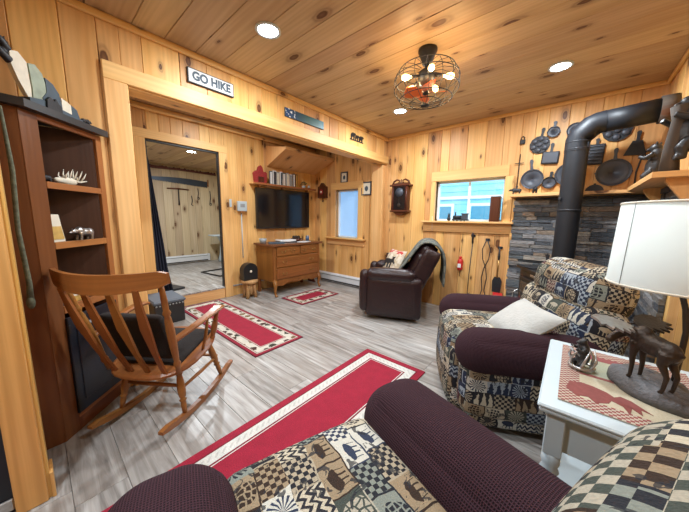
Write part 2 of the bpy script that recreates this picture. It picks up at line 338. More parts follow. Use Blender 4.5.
# ------------------------------------------------------------------ geometry
class G:
    def __init__(s):
        s.b = bmesh.new(); s.u = s.b.loops.layers.uv.new('UVMap'); s.r = s.b.faces.layers.float.new('rnd')
    def raw(s, verts, faces, uvs=None, rnd=None, smooth=False, mat=0):
        vs = [s.b.verts.new(v) for v in verts]; rnd = random.random() if rnd is None else rnd
        for fi, f in enumerate(faces):
            try: fc = s.b.faces.new([vs[i] for i in f])
            except ValueError: continue
            fc[s.r] = rnd; fc.smooth = smooth; fc.material_index = mat
            for li, lp in enumerate(fc.loops):
                lp[s.u].uv = uvs[fi][li] if uvs else (0, 0)
        return s
    def boxuv(s, co, nrm, g):
        n = max(range(3), key=lambda i: abs(nrm[i])); ax = [i for i in range(3) if i != n]
        if g in ax:
            o = [i for i in ax if i != g][0]
            return (co[o]+co[n]*.37, co[g])
        return (co[ax[0]], co[ax[1]])
    def box(s, c, size, mat=None, bev=0, rnd=None, grain=None, seg=1, smooth=False):
        tb = bmesh.new(); bmesh.ops.create_cube(tb, size=1.0)
        for v in tb.verts: v.co = Vector((v.co[0]*size[0], v.co[1]*size[1], v.co[2]*size[2]))
        if bev > 0:
            bmesh.ops.bevel(tb, geom=list(tb.edges), offset=min(bev, min(size)*.45), segments=seg, profile=.6, affect='EDGES')
        g = grain if grain is not None else max(range(3), key=lambda i: size[i])
        s.merge(tb, mat, Vector(c), lambda co, n: s.boxuv(co, n, g), rnd, smooth); return s
    def merge(s, tb, mat, c, uvf, rnd=None, smooth=False):
        tb.normal_update(); rnd = random.random() if rnd is None else rnd
        mp = {}
        mat = mat or Matrix.Identity(4)
        for v in tb.verts: mp[v] = s.b.verts.new(mat @ (v.co + c))
        for f in tb.faces:
            try: nf = s.b.faces.new([mp[v] for v in f.verts])
            except ValueError: continue
            nf[s.r] = rnd; nf.smooth = smooth
            for a, b in zip(f.loops, nf.loops): b[s.u].uv = uvf(a.vert.co, f.normal)
        tb.free()
    def rbox(s, c, size, r, mat=None, n=12, bulge=(0, 0, 0), deform=None, uvoff=(0, 0)):
        hs = [x/2 for x in size]; tb = bmesh.new()
        bmesh.ops.create_cube(tb, size=2.0)
        bmesh.ops.subdivide_edges(tb, edges=list(tb.edges), cuts=n, use_grid_fill=True)
        info = {}
        for v in tb.verts:
            u = Vector(v.co); p = Vector([math.copysign(abs(u[i])**.85, u[i])*hs[i] for i in range(3)])
            q = Vector([max(-(hs[i]-r), min(hs[i]-r, p[i])) if hs[i] > r else 0 for i in range(3)])
            d = p-q
            if d.length > 1e-9:
                p = q + d.normalized()*min(r, *[max(h, 1e-4) for h in hs]) if max(abs(x) for x in d) > 1e-6 else p
            for i in range(3):
                o = [j for j in range(3) if j != i]
                p[i] += math.copysign(1, u[i])*(abs(u[i]) > .999)*0 + u[i]*bulge[i]*(1-u[o[0]]**2)*(1-u[o[1]]**2)
            v.co = p
        if deform:
            for v in tb.verts: v.co = Vector(deform(v.co.copy()))
        def uvf(co, nr):
            m = max(range(3), key=lambda i: abs(nr[i])); ax = [i for i in range(3) if i != m]
            return (co[ax[0]]+.31*m+uvoff[0], co[ax[1]]+.17*m+uvoff[1])
        s.merge(tb, mat, Vector(c), uvf, None, True); return s
    def tube(s, pts, rad, sides=10, mat=None, closed=False, caps=True, smooth=True, rnd=None):
        P = [Vector(p) for p in pts]; n = len(P)
        if not isinstance(rad, (list, tuple)): rad = [rad]*n
        verts = []; up = None; L = [0]
        for i in range(1, n): L.append(L[-1]+(P[i]-P[i-1]).length)
        for i in range(n):
            if closed: t = P[(i+1) % n]-P[i-1]
            else: t = P[min(i+1, n-1)]-P[max(i-1, 0)]
            t.normalize()
            if up is None: up = Vector((0, 0, 1)) if abs(t.z) < .9 else Vector((1, 0, 0))
            a = (up - t*up.dot(t)); a.normalize(); up = a; b = t.cross(a)
            for k in range(sides):
                th = 2*math.pi*k/sides; v = P[i]+(a*math.cos(th)+b*math.sin(th))*rad[i]
                verts.append(mat @ v if mat else v)
        faces = []; uvs = []
        m = n if closed else n-1
        for i in range(m):
            j = (i+1) % n
            for k in range(sides):
                k2 = (k+1) % sides
                faces.append((i*sides+k, i*sides+k2, j*sides+k2, j*sides+k))
                w = 2*math.pi*max(rad[i], 1e-4)/sides; l1 = L[j] if j else L[-1]+.01
                uvs.append(((k*w, L[i]), ((k+1)*w, L[i]), ((k+1)*w, l1), (k*w, l1)))
        if caps and not closed:
            faces.append(tuple(range(sides))[::-1]); uvs.append([(0, 0)]*sides)
            faces.append(tuple((n-1)*sides+k for k in range(sides))); uvs.append([(0, 0)]*sides)
        return s.raw(verts, faces, uvs, rnd, smooth)
    def lathe(s, prof, c=(0, 0, 0), sides=24, mat=None, smooth=True, rnd=None, open_=False):
        verts = []; faces = []; uvs = []; c = Vector(c); L = [0]
        for i in range(1, len(prof)): L.append(L[-1]+math.dist(prof[i], prof[i-1]))
        for (r, z) in prof:
            for k in range(sides):
                th = 2*math.pi*k/sides; v = Vector((r*math.cos(th), r*math.sin(th), z))+c
                verts.append(mat @ v if mat else v)
        for i in range(len(prof)-1):
            w = 2*math.pi*max(prof[i][0], prof[i+1][0])/sides
            for k in range(sides):
                k2 = (k+1) % sides
                faces.append((i*sides+k, i*sides+k2, (i+1)*sides+k2, (i+1)*sides+k))
                uvs.append(((k*w, L[i]), ((k+1)*w, L[i]), ((k+1)*w, L[i+1]), (k*w, L[i+1])))
        if not open_:
            faces.append(tuple(range(sides))[::-1]); uvs.append([(verts[k][0], verts[k][1]) for k in range(sides)][::-1])
            b = (len(prof)-1)*sides
            faces.append(tuple(b+k for k in range(sides))); uvs.append([(verts[b+k][0], verts[b+k][1]) for k in range(sides)])
        return s.raw(verts, faces, uvs, rnd, smooth)
    def prism(s, poly, h0, h1, mat=None, rnd=None, smooth=False):
        # polygon in xy, extruded in z from h0 to h1
        n = len(poly); v = [(x, y, h0) for x, y in poly]+[(x, y, h1) for x, y in poly]
        if mat: v = [mat @ Vector(p) for p in v]
        f = [tuple(range(n))[::-1], tuple(range(n, 2*n))]; uv = [[p for p in poly][::-1], [p for p in poly]]
        per = 0
        for i in range(n):
            j = (i+1) % n; d = math.dist(poly[i], poly[j])
            f.append((i, j, n+j, n+i)); uv.append([(h0, per), (h0, per+d), (h1, per+d), (h1, per)]); per += d
        return s.raw(v, f, uv, rnd, smooth)
    def blob(s, c, r, rot=None, seg=14):
        tb = bmesh.new(); bmesh.ops.create_uvsphere(tb, u_segments=seg, v_segments=max(6, seg*2//3), radius=1)
        m = Matrix.Translation(c) @ (rot.to_4x4() if rot else Matrix.Identity(4)) @ Matrix.Diagonal((*r, 1))
        s.merge(tb, m, Vector((0, 0, 0)), lambda co, n: (co[0]*r[0], co[2]*r[2]), None, True); return s
    def build(s, name, mat, parent=None, remesh=0, subsurf=0):
        me = bpy.data.meshes.new(name); s.b.normal_update(); bmesh.ops.recalc_face_normals(s.b, faces=list(s.b.faces)) if s.b.faces else None
        s.b.to_mesh(me); s.b.free()
        for m in (mat if isinstance(mat, (list, tuple)) else [mat]): me.materials.append(M[m] if isinstance(m, str) else m)
        o = bpy.data.objects.new(name, me); C.objects.link(o)
        if parent: o.parent = parent
        if remesh:
            r = o.modifiers.new('remesh', 'REMESH'); r.mode = 'VOXEL'; r.voxel_size = remesh; r.use_smooth_shade = True
            sm = o.modifiers.new('smooth', 'SMOOTH'); sm.iterations = 3
        if subsurf:
            o.modifiers.new('sub', 'SUBSURF').levels = subsurf; o.modifiers['sub'].render_levels = subsurf
        return o

def tag(o, label, cat, group=None, kind=None):
    o['label'] = label; o['category'] = cat
    if group: o['group'] = group
    if kind: o['kind'] = kind
    return o
def thing(name, label, cat, loc=(0, 0, 0), rz=0, group=None):
    o = bpy.data.objects.new(name, None); C.objects.link(o); o.location = loc; o.rotation_euler = (0, 0, rz); o.empty_display_size = .05
    return tag(o, label, cat, group)
def struct(name, g, mat, parent=None):
    o = g.build(name, mat, parent)
    if not parent: o['kind'] = 'structure'
    return o
def at(g, name, mat, loc, rz=0, label=None, cat=None, group=None, **kw):   # a one-mesh thing with its origin at its base
    o = g.build(name, mat, None, **kw); o.location = loc; o.rotation_euler = (0, 0, rz)
    return tag(o, label, cat, group)
def copy_tree(o, parent=None):
    c = o.copy(); C.objects.link(c)
    if parent: c.parent = parent
    for ch in list(o.children): copy_tree(ch, c)
    return c
def text_mesh(txt, size, depth, name, mat, parent, loc, rot, xs=1.0):
    cu = bpy.data.curves.new(name, 'FONT'); cu.body = txt; cu.size = size; cu.extrude = depth; cu.align_x = 'CENTER'; cu.align_y = 'CENTER'; cu.offset = size*.045
    t = bpy.data.objects.new(name, cu); C.objects.link(t)
    bpy.context.view_layer.update()
    me = bpy.data.meshes.new_from_object(t.evaluated_get(bpy.context.evaluated_depsgraph_get()))
    bpy.data.objects.remove(t); me.materials.clear(); me.materials.append(M[mat])
    o = bpy.data.objects.new(name, me); C.objects.link(o); o.parent = parent; o.location = loc; o.rotation_euler = rot; o.scale = (xs, 1, 1); return o

# ------------------------------------------------------------------ dimensions
BX = -2.30; BY = 3.68; H = 2.43; RX = .50; AX = -3.93; NY = -1.75; LX = -1.62

def planks(g, org, u, v, n, ulen, vlen, wid, holes=(), thick=.018, jit=.35, gap=.002, seed=1, bev=.0035):
    """boards running along v, laid side by side along u; holes = (u0,u1,v0,v1)"""
    rg = random.Random(seed); org, u, v, n = map(Vector, (org, u, v, n))
    mt = Matrix((( *u, 0), (*v, 0), (*n, 0), (0, 0, 0, 1))).transposed(); mt.translation = org
    cuts = [0.]
    while cuts[-1] < ulen: cuts.append(cuts[-1]+wid*(1+rg.uniform(-jit, jit)))
    cuts[-1] = ulen
    if len(cuts) > 2 and cuts[-1]-cuts[-2] < .04: cuts.pop(-2)
    for a, b in zip(cuts, cuts[1:]):
        rn = rg.random()
        xs = sorted({a, b, *[x for h in holes for x in h[:2] if a+.001 < x < b-.001]})
        for p, q in zip(xs, xs[1:]):
            mid = (p+q)/2; spans = [(0., vlen)]
            for h in holes:
                if h[0] <= mid <= h[1]:
                    ns = []
                    for s0, s1 in spans:
                        if h[2] > s0: ns.append((s0, min(s1, h[2])))
                        if h[3] < s1: ns.append((max(s0, h[3]), s1))
                    spans = [x for x in ns if x[1]-x[0] > .003]
            for s0, s1 in spans:
                ga = gap/2 if p == a else 0; gb = gap/2 if q == b else 0
                g.box(((p+ga+q-gb)/2, (s0+s1)/2, -thick/2), (q-p-ga-gb, s1-s0, thick), mt, bev, rn, 1)
    # backing so that no light leaks through the joints
    us = sorted({0., ulen, *[x for h in holes for x in h[:2]]})
    for p, q in zip(us, us[1:]):
        mid = (p+q)/2; spans = [(0., vlen)]
        for h in holes:
            if h[0] <= mid <= h[1]:
                ns = []
                for s0, s1 in spans:
                    if h[2] > s0: ns.append((s0, min(s1, h[2])))
                    if h[3] < s1: ns.append((max(s0, h[3]), s1))
                spans = [x for x in ns if x[1]-x[0] > .003]
        for s0, s1 in spans: g.box(((p+q)/2, (s0+s1)/2, -thick-.02), (q-p, s1-s0, .04), mt, 0, .5, 1)
    return g

# ------------------------------------------------------------------ room shell
g = G()   # floor planks run along X
rg = random.Random(3); y = NY-.05
while y < BY+.1:
    x = -4.05 - rg.random()*1.2
    while x < RX+.1:
        x2 = x+1.22; a = max(x, -4.0); b = min(x2, RX+.1)
        if b-a > .02: g.box(((a+b)/2, y+.09, -.01), (b-a-.0015, .1785, .02), None, .0015, rg.random(), 0)
        x = x2
    y += .18
g.box((-1.75, .95, -.04), (4.6, 5.6, .04))
struct('floor', g, 'floor')
g = G(); planks(g, (BX-.02, NY-.02, H), (0, 1, 0), (1, 0, 0), (0, 0, -1), BY-NY+.04, RX-BX+.04, .20, seed=5, jit=.12)
struct('ceiling', g, 'pine_ceiling')
g = G(); planks(g, (AX-.02, .40, 2.50), (0, 1, 0), (1, 0, 0), (0, 0, -1), BY-.38, BX-AX-.12, .20, seed=6)
struct('ceiling_alcove', g, 'pine_ceiling')
# back wall (y = BY): two windows
W1 = (-1.50, -.67, 1.20, 1.73); W2 = (-3.37, -2.85, .87, 1.72)
ox = AX-.02
g = G(); planks(g, (ox, BY, 0), (1, 0, 0), (0, 0, 1), (0, -1, 0), RX+.02-ox, 2.52, .165, [(w[0]-ox, w[1]-ox, w[2], w[3]) for w in (W1, W2)], seed=11)
struct('wall_back', g, 'pine')
# beam plane wall (x = BX): left of opening, plus the header over the opening
g = G(); planks(g, (BX, -.55, 0), (0, 1, 0), (0, 0, 1), (1, 0, 0), .55+BY, H, .19, [(.55+.47, .55+BY+.01, -.01, 2.06)], seed=21, jit=.3)
struct('wall_left', g, 'pine')
g = G(); g.box((BX-.11, (BY+.45)/2, 2.10), (.10, BY-.45, .08), None, .004)
g.box((BX-.16, (BY+.45)/2, 2.28), (.02, BY-.45, .44), None, 0)
struct('trim_beam_back', g, 'pine_trim')
g = G(); g.box((BX+.011, (BY+.37)/2, 2.108), (.022, BY-.37, .105), None, .004)
g.box((BX-.075, (BY+.50)/2, 2.053), (.15, BY-.50, .018), None, .002)
struct('trim_header', g, 'pine_trim')
g = G(); g.box((BX+.011, .43, 1.028), (.022, .12, 2.055), None, .004); g.box((BX-.06, .485, 1.03), (.14, .02, 2.06), None, .002)
struct('trim_opening_post', g, 'pine_trim')
g = G(); g.box((BX-.12, BY-.045, 1.02), (.20, .09, 2.04), None, .004)
struct('trim_corner_post', g, 'pine_trim')
# alcove TV wall
dy0, dy1, dz0, dz1 = .955, 1.815, .17, 2.12
g = G(); planks(g, (AX, .40, 0), (0, 1, 0), (0, 0, 1), (1, 0, 0), BY-.38, 2.52, .17, [(dy0-.4, dy1-.4, .0, dz1)], seed=31)
struct('wall_alcove', g, 'pine')
g = G(); planks(g, (AX, .49, 0), (1, 0, 0), (0, 0, 1), (0, 1, 0), BX-.1-AX, 2.52, .17, seed=33)
struct('wall_alcove_side', g, 'pine')
g = G(); planks(g, (RX, NY, 0), (0, 1, 0), (0, 0, 1), (-1, 0, 0), BY-NY+.02, H, .17, seed=41)
struct('wall_right', g, 'pine')
g = G(); planks(g, (LX, NY, 0), (1, 0, 0), (0, 0, 1), (0, 1, 0), RX-LX, H, .17, seed=43)
struct('wall_near', g, 'pine')
g = G(); planks(g, (LX, NY, 0), (0, 1, 0), (0, 0, 1), (1, 0, 0), -.075-NY, H, .17, [(-1.05-NY, -.155-NY, 0, 2.05)], seed=44)
struct('wall_left_near', g, 'pine')
g = G(); planks(g, (BX, -.42, 0), (1, 0, 0), (0, 0, 1), (0, 1, 0), .62, H, .17, seed=45)
g.box((LX-.035, -.25, H/2), (.03, .33, H))
struct('wall_nook', g, 'pine')
g = G(); g.box((LX+.012, -.112, 1.03), (.024, .088, 2.06), None, .003, .31); g.box((LX-.03, -.063, 1.2), (.085, .014, 2.4), None, .002, .5)
g.box((LX-.03, -.051, .06), (.10, .012, .12), None, .002)
struct('trim_near_casing', g, 'pine_casing')
d = struct('door_2', G().box((LX-.03, -.60, 1.02), (.03, .89, 2.04), None, .003), 'cabdoor')
d['kind'] = 'structure'
g = G().box((LX-.008, -.21, .045), (.012, .10, .05), None, .003); g.build('kick_plate', 'silver', d)
# crown strips
g = G(); g.box((BX+.012, (BY+NY)/2, H-.022), (.024, BY-NY, .044), None, .006); struct('trim_crown_left', g, 'pine_trim')
g = G(); g.box(((BX+RX)/2, BY-.012, H-.018), (RX-BX, .024, .036), None, .006); struct('trim_crown_back', g, 'pine_trim')
g = G(); g.box((RX-.012, (BY+NY)/2, H-.018), (.024, BY-NY-.06, .036), None, .006); struct('trim_crown_right', g, 'pine_trim')
g = G(); g.box((AX+.015, 2.1, 2.478), (.03, 3.1, .04), None, .006); g.box((AX+.045, 2.1, 2.44), (.03, 3.1, .03), None, .006); struct('trim_crown_alcove', g, 'pine_trim')
# doorway trim and step
g = G(); g.box((AX+.012, dy0-.055, 1.11), (.024, .11, 2.22), None, .003); g.box((AX+.012, dy1+.06, 1.11), (.024, .12, 2.22), None, .003)
g.box((AX+.014, (dy0+dy1)/2, dz1+.05), (.028, dy1-dy0+.24, .10), None, .003)
struct('trim_doorway', g, 'pine_trim')
g = G(); g.box((AX-.005, (dy0+dy1)/2, .077), (.03, dy1-dy0-.01, .154), None, .003); struct('trim_door_step', g, 'pine_trim')
g = G()
g.box((AX-.02, dy1-.008, 1.14), (.05, .016, 1.95), None, .002); g.box((AX-.02, dy0+.008, 1.14), (.05, .016, 1.95), None, .002); g.box((AX-.02, (dy0+dy1)/2, dz1-.012), (.05, dy1-dy0, .024), None, .002)
struct('door_1', g, 'black')
# far room behind the doorway
FX = -6.55; fy0, fy1 = .55, 3.35
g = G(); rg = random.Random(8); y = fy0
while y < fy1:
    x = FX - rg.random()
    while x < AX+.02:
        a = max(x, FX); b = min(x+1.2, AX+.018)
        if b-a > .02: g.box(((a+b)/2, y+.09, .16), (b-a-.0015, .1785, .02), None, .0015, rg.random(), 0)
        x += 1.2
    y += .18
g.box(((FX+AX)/2, (fy0+fy1)/2, .10), (AX-FX-.03, fy1-fy0, .10)); struct('floor_far_room', g, 'floor')
g = G(); planks(g, (FX, fy0, .15), (0, 1, 0), (0, 0, 1), (1, 0, 0), fy1-fy0, 2.4, .14, seed=51); struct('wall_far_room', g, 'pine_far')
g = G(); planks(g, (AX-.06, fy1, .15), (-1, 0, 0), (0, 0, 1), (0, -1, 0), AX-.06-FX, 2.4, .14, seed=52); struct('wall_far_room_right', g, 'pine_far')
g = G(); planks(g, (FX, fy0, .15), (1, 0, 0), (0, 0, 1), (0, 1, 0), AX-.06-FX, 2.4, .14, seed=53); struct('wall_far_room_left', g, 'pine_far')
g = G(); planks(g, (FX, fy0, 2.27), (0, 1, 0), (1, 0, 0), (0, 0, -1), fy1-fy0, AX-.06-FX, .19, seed=54); struct('ceiling_far_room', g, 'pine_ceiling')

# windows
def window(name, w, frost=False, mull=True):
    x0, x1, z0, z1 = w; yb = BY+.085
    g = G()
    for a, b, c, e in ((x0, x0+.025, z0, z1), (x1-.025, x1, z0, z1), (x0, x1, z0, z0+.025), (x0, x1, z1-.025, z1)):
        g.box(((a+b)/2, yb, (c+e)/2), (b-a, .05, e-c), None, .003)
    if mull: g.box(((x0+x1)/2, yb, (z0+z1)/2), (.025, .03, z1-z0-.04), None, .003)
    wnd = struct(name, g, 'vinyl')
    G().box(((x0+x1)/2, yb+.02, (z0+z1)/2), (x1-x0-.03, .004, z1-z0-.03)).build('window_pane', 'frost' if frost else 'glass', wnd)
    g = G()   # reveal lining
    for a, b, c, e in ((x0-.012, x0, z0, z1), (x1, x1+.012, z0, z1), (x0-.012, x1+.012, z1, z1+.012)):
        g.box(((a+b)/2, BY+.05, (c+e)/2), (b-a, .13, e-c))
    g.build('window_reveal', 'pine_trim', wnd)
    return wnd
window('window_1', W1); window('window_2', W2, True, False)
g = G(); g.box((-1.10, BY-.012, 1.795), (.93, .024, .13), None, .004, .2); g.box((-1.535, BY-.010, 1.46), (.055, .02, .54), None, .003); g.box((-.625, BY-.010, 1.46), (.09, .02, .54), None, .003)
struct('trim_window_1', g, 'pine_trim')
g = G(); g.box((-1.10, BY-.02, 1.188), (1.12, .15, .024), None, .004); g.box((-1.10, BY-.012, 1.115), (1.10, .022, .12), None, .004); struct('trim_window_sill_1', g, 'pine_trim')
g = G(); g.box((-3.11, BY-.012, 1.785), (.74, .024, .12), None, .004, .6); g.box((-3.43, BY-.010, 1.295), (.11, .02, .86), None, .003); g.box((-2.79, BY-.010, 1.295), (.11, .02, .86), None, .003)
struct('trim_window_2', g, 'pine_trim')
g = G(); g.box((-3.13, BY-.02, .858), (.92, .15, .024), None, .004); g.box((-3.13, BY-.012, .79), (.86, .022, .11), None, .004); struct('trim_window_sill_2', g, 'pine_trim')

# outside: neighbouring building with siding
t = thing('neighbour_building', 'pale blue sided building seen through the wide window', 'building', (-2.2, 6.9, -.2))
g = G(); z = -.6
while z < 4.4:
    g.prism([(0, z), (-.025, z), (0, z+.16)], -4.5, 4.5, Matrix(((0, 0, 1, 0), (1, 0, 0, 0), (0, 1, 0, 0), (0, 0, 0, 1)))); z += .15
g.box((0, .06, 1.9), (9, .1, 5)); g.build('siding', 'sidingpaint', t)
g = G().box((0, -.05, 1.95), (9, .05, .07)); g.build('trim_board', 'vinyl', t)
for wx in (-.42, .55):
    f = G().box((wx, -.05, 1.52), (.62, .05, .58), None, .01).build('window_frame', 'vinyl', t)
    G().box((wx, -.08, 1.52), (.5, .02, .44)).build('pane', 'siding_window', f)
g = G().box((-2, 6.5, -.5), (18, 5, .05)); o = struct('ground_outside', g, 'snow')

# ------------------------------------------------------------------ recessed lights
def downlight(x, y, z, label, energy, grp='recessed ceiling lights'):
    t = thing('recessed_light', label, 'ceiling light', (x, y, z), 0, grp)
    g = G(); g.lathe([(.082, 0), (.082, -.006), (.066, -.009), (.064, -.003)], sides=32); g.build('trim_ring', 'white', t)
    g = G(); g.lathe([(.001, -.004), (.064, -.004), (.064, -.0045), (.001, -.0045)], sides=32); g.build('diffuser', 'led', t)
    ld = bpy.data.lights.new('downlight', 'AREA'); ld.shape = 'DISK'; ld.size = .12; ld.energy = energy; ld.color = (.86, .94, 1.0)
    lo = bpy.data.objects.new('downlight', ld); C.objects.link(lo); lo.location = (0, 0, -.012); lo.parent = t
    return t
E0 = 27
downlight(-1.65, 1.13, H, 'round recessed light nearest the long header sign wall', E0)
downlight(-1.63, 2.84, H, 'round recessed light nearest the back wall beyond the cage fixture', E0)
downlight(-.21, 2.84, H, 'round recessed light above the black stove pipe', E0)
downlight(-.21, 1.13, H, 'round recessed light over the white end table', E0*.55)
downlight(-3.15, 1.75, 2.50, 'added round recessed light, unseen behind the header, brightening the alcove', 22)  # added lamp, hidden by the header, to brighten the alcove
downlight(-1.0, -.42, H, 'added unseen round recessed light brightening the near end by the varnished door casing', E0*1.15)  # added lamp out of view, to brighten the bookcase and rocking chair
downlight(-4.89, 1.82, 2.27, 'round recessed light in the room beyond the doorway', 44, 'recessed light beyond doorway')

# ------------------------------------------------------------------ cage ceiling fixture
t = thing('cage_ceiling_light', 'black wire cage ceiling fixture with warm bulbs and copper blades', 'ceiling light', (-.93, 1.98, H))
G().lathe([(.001, 0), (.066, 0), (.067, -.015), (.050, -.05), (.035, -.085), (.03, -.10), (.001, -.10)], sides=28).build('canopy', 'iron_dark', t)
G().lathe([(.014, -.09), (.014, -.17)], sides=12).build('stem', 'iron_dark', t)
G().lathe([(.001, -.13), (.035, -.135), (.055, -.15), (.06, -.20), (.045, -.23), (.02, -.24), (.001, -.24)], sides=20).build('motor_housing', 'iron_dark', t)
def ring(rr, z, n=40): return [(rr*math.cos(2*math.pi*k/n), rr*math.sin(2*math.pi*k/n), z) for k in range(n)]
g = G()
for rr, z in ((.195, -.14), (.228, -.20), (.228, -.27), (.185, -.335), (.11, -.362)): g.tube(ring(rr, z), .0032, 6, closed=True)
for k in range(16):
    a = 2*math.pi*k/16; pr = [(.05, -.135), (.12, -.125), (.195, -.14), (.226, -.19), (.232, -.235), (.222, -.28), (.185, -.335), (.11, -.362), (.03, -.372)]
    g.tube([(r*math.cos(a+.2*(i/8)), r*math.sin(a+.2*(i/8)), z) for i, (r, z) in enumerate(pr)], .0022, 5)
g.lathe([(.001, -.372), (.03, -.374), (.03, -.386), (.001, -.39)], sides=16)
g.build('cage', 'iron_dark', t)
for k in range(4):
    a = 2*math.pi*k/4+.6; g = G()
    m = Matrix.Rotation(a, 4, 'Z') @ Matrix.Translation((0, 0, -.285)) @ Matrix.Rotation(R(24), 4, 'X')
    g.prism([(.03, -.02), (.09, -.05), (.145, -.045), (.155, 0), (.14, .045), (.09, .05), (.03, .02)], -.0015, .0015, m)
    g.build('fan_blade', 'copper', t)
G().lathe([(.001, -.24), (.022, -.25), (.022, -.30), (.001, -.31)], sides=14).build('hub', 'iron_dark', t)
for k in range(5):
    a = 2*math.pi*k/5+.3
    g = G().tube([(.05*math.cos(a), .05*math.sin(a), -.18), (.115*math.cos(a), .115*math.sin(a), -.195)], [.008, .015], 10); sk = g.build('bulb_socket', 'iron_dark', t)
    g = G(); m = Matrix.Rotation(a, 4, 'Z') @ Matrix.Translation((.118, 0, -.197)) @ Matrix.Rotation(R(100), 4, 'Y')
    g.lathe([(.008, 0), (.011, .012), (.018, .03), (.022, .05), (.017, .068), (.001, .076)], sides=14, mat=m); g.build('bulb', 'bulb', sk)
    ld = bpy.data.lights.new('bulb_glow', 'POINT'); ld.energy = 3.2; ld.shadow_soft_size = .03; ld.color = (1, .66, .32)
    lo = bpy.data.objects.new('bulb_glow', ld); C.objects.link(lo); lo.parent = t; lo.location = (.17*math.cos(a), .17*math.sin(a), -.235)

# ------------------------------------------------------------------ rugs
def rug(name, x0, x1, y0, y1, z, mat, label, along_y=True, cat='rug'):
    W, L = (x1-x0, y1-y0); g = G(); h = .008
    P = [(x0, y0), (x1, y0), (x1, y1), (x0, y1)]; U = [(0, 0), (W, 0), (W, L), (0, L)]
    cx, cy = (x0+x1)/2, (y0+y1)/2
    v = [(x-cx, y-cy, 0) for x, y in P]+[(x-cx, y-cy, h) for x, y in P]
    g.raw(v, [(4, 5, 6, 7), (3, 2, 1, 0), (0, 1, 5, 4), (1, 2, 6, 5), (2, 3, 7, 6), (3, 0, 4, 7)], [U, U[::-1]]+[[(0, 0)]*4]*4)
    return at(g, name, mat, (cx, cy, z), 0, label, cat)
bandA = [(0, DR), (.012, RED), (.028, DR), (.036, CR), (.044, DR), (.050, CR), (.120, DR), (.127, CR), (.133, RED)]
CR = (.60, .60, .56)
bandB = [(0, RED), (.045, DR), (.055, CR), (.118, DR), (.128, CR), (.134, RED)]
rug('area_rug', -3.87, -2.00, 1.16, 1.70, .001, rug_mat('door_rug_weave', 1.87, .54, bandA, 'animals'), 'red rug with a cream animal border in front of the doorway')
rug('area_rug', -3.27, -2.79, 2.36, 3.13, .001, rug_mat('dresser_rug_weave', .48, .77, bandA, 'animals'), 'small red rug with animal border at the foot of the dresser')
rug('runner_rug', -1.36, -.79, -.25, 1.94, .001, rug_mat('long_runner_weave', .57, 2.19, bandB, 'plain'), 'long red runner rug with a wide cream stripe, in mid room')

# ------------------------------------------------------------------ corner bookcase
t = thing('corner_bookcase', 'tall reddish brown corner bookcase with black top and blue-black lower door', 'bookcase', (0, 0, 0))
A = Vector((-1.97, .01)); B = Vector((-2.278, .312)); dv = (B-A).normalized(); dn = Vector((-dv.y, dv.x))*-1
if dn.x < 0: dn = -dn
DW = (B-A).length
def bc(u, w, z): p = A+dv*u+dn*w; return (p.x, p.y, z)     # u along front, w outward
mbc = Matrix(((dv.x, dn.x, 0, A.x), (dv.y, dn.y, 0, A.y), (0, 0, 1, 0), (0, 0, 0, 1)))
HB = 1.70
G().box((-1.978, -.18, HB/2), (.018, .37, HB), None, .002, .4).build('side_panel', 'cabinet', t)
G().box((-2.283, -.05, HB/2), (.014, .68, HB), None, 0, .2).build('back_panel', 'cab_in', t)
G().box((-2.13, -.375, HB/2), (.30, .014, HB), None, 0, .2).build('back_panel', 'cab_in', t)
MU = (.083+DW-.012)/2
for u0, u1 in ((-.004, .083), (DW-.012, DW+.028)):
    G().box(((u0+u1)/2, -.009, HB/2), (u1-u0, .018, HB), mbc, .002).build('stile', 'cab_edge' if u0 > .1 else 'cabinet', t)
G().box((MU, -.009, HB-.012), (DW-.09, .018, .03), mbc, .002).build('top_rail', 'cab_edge', t)
G().box((MU, -.009, .045), (DW-.09, .018, .09), mbc, .002).build('bottom_rail', 'cabinet', t)
poly = [(-1.985, .0), (-2.274, .285), (-2.274, -.365), (-1.99, -.365)]
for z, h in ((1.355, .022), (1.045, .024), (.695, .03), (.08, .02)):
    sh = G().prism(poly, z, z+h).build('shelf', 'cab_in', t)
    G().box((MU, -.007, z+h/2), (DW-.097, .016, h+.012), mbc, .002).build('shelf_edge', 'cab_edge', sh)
g = G().prism([(-1.93, .03), (-1.945, .045), (-2.272, .365), (-2.272, -.37), (-1.93, -.37)], HB, HB+.035); g.build('top_slab', 'black', t)
dr = G().box((MU, .004, .385), (DW-.085, .02, .56), mbc, .003).build('door', 'cabdoor', t)
g = G().box((MU, .016, .385), (DW-.17, .006, .44), mbc, .003); g.build('door_panel', 'cabdoor', dr)
G().box((.19, .021, .60), (.08, .006, .018), mbc, .002).build('label_holder', 'grey', dr)
for z in (.16, .60): G().box((.082, .012, z), (.014, .012, .05), mbc, .002).build('hinge', 'black', dr)

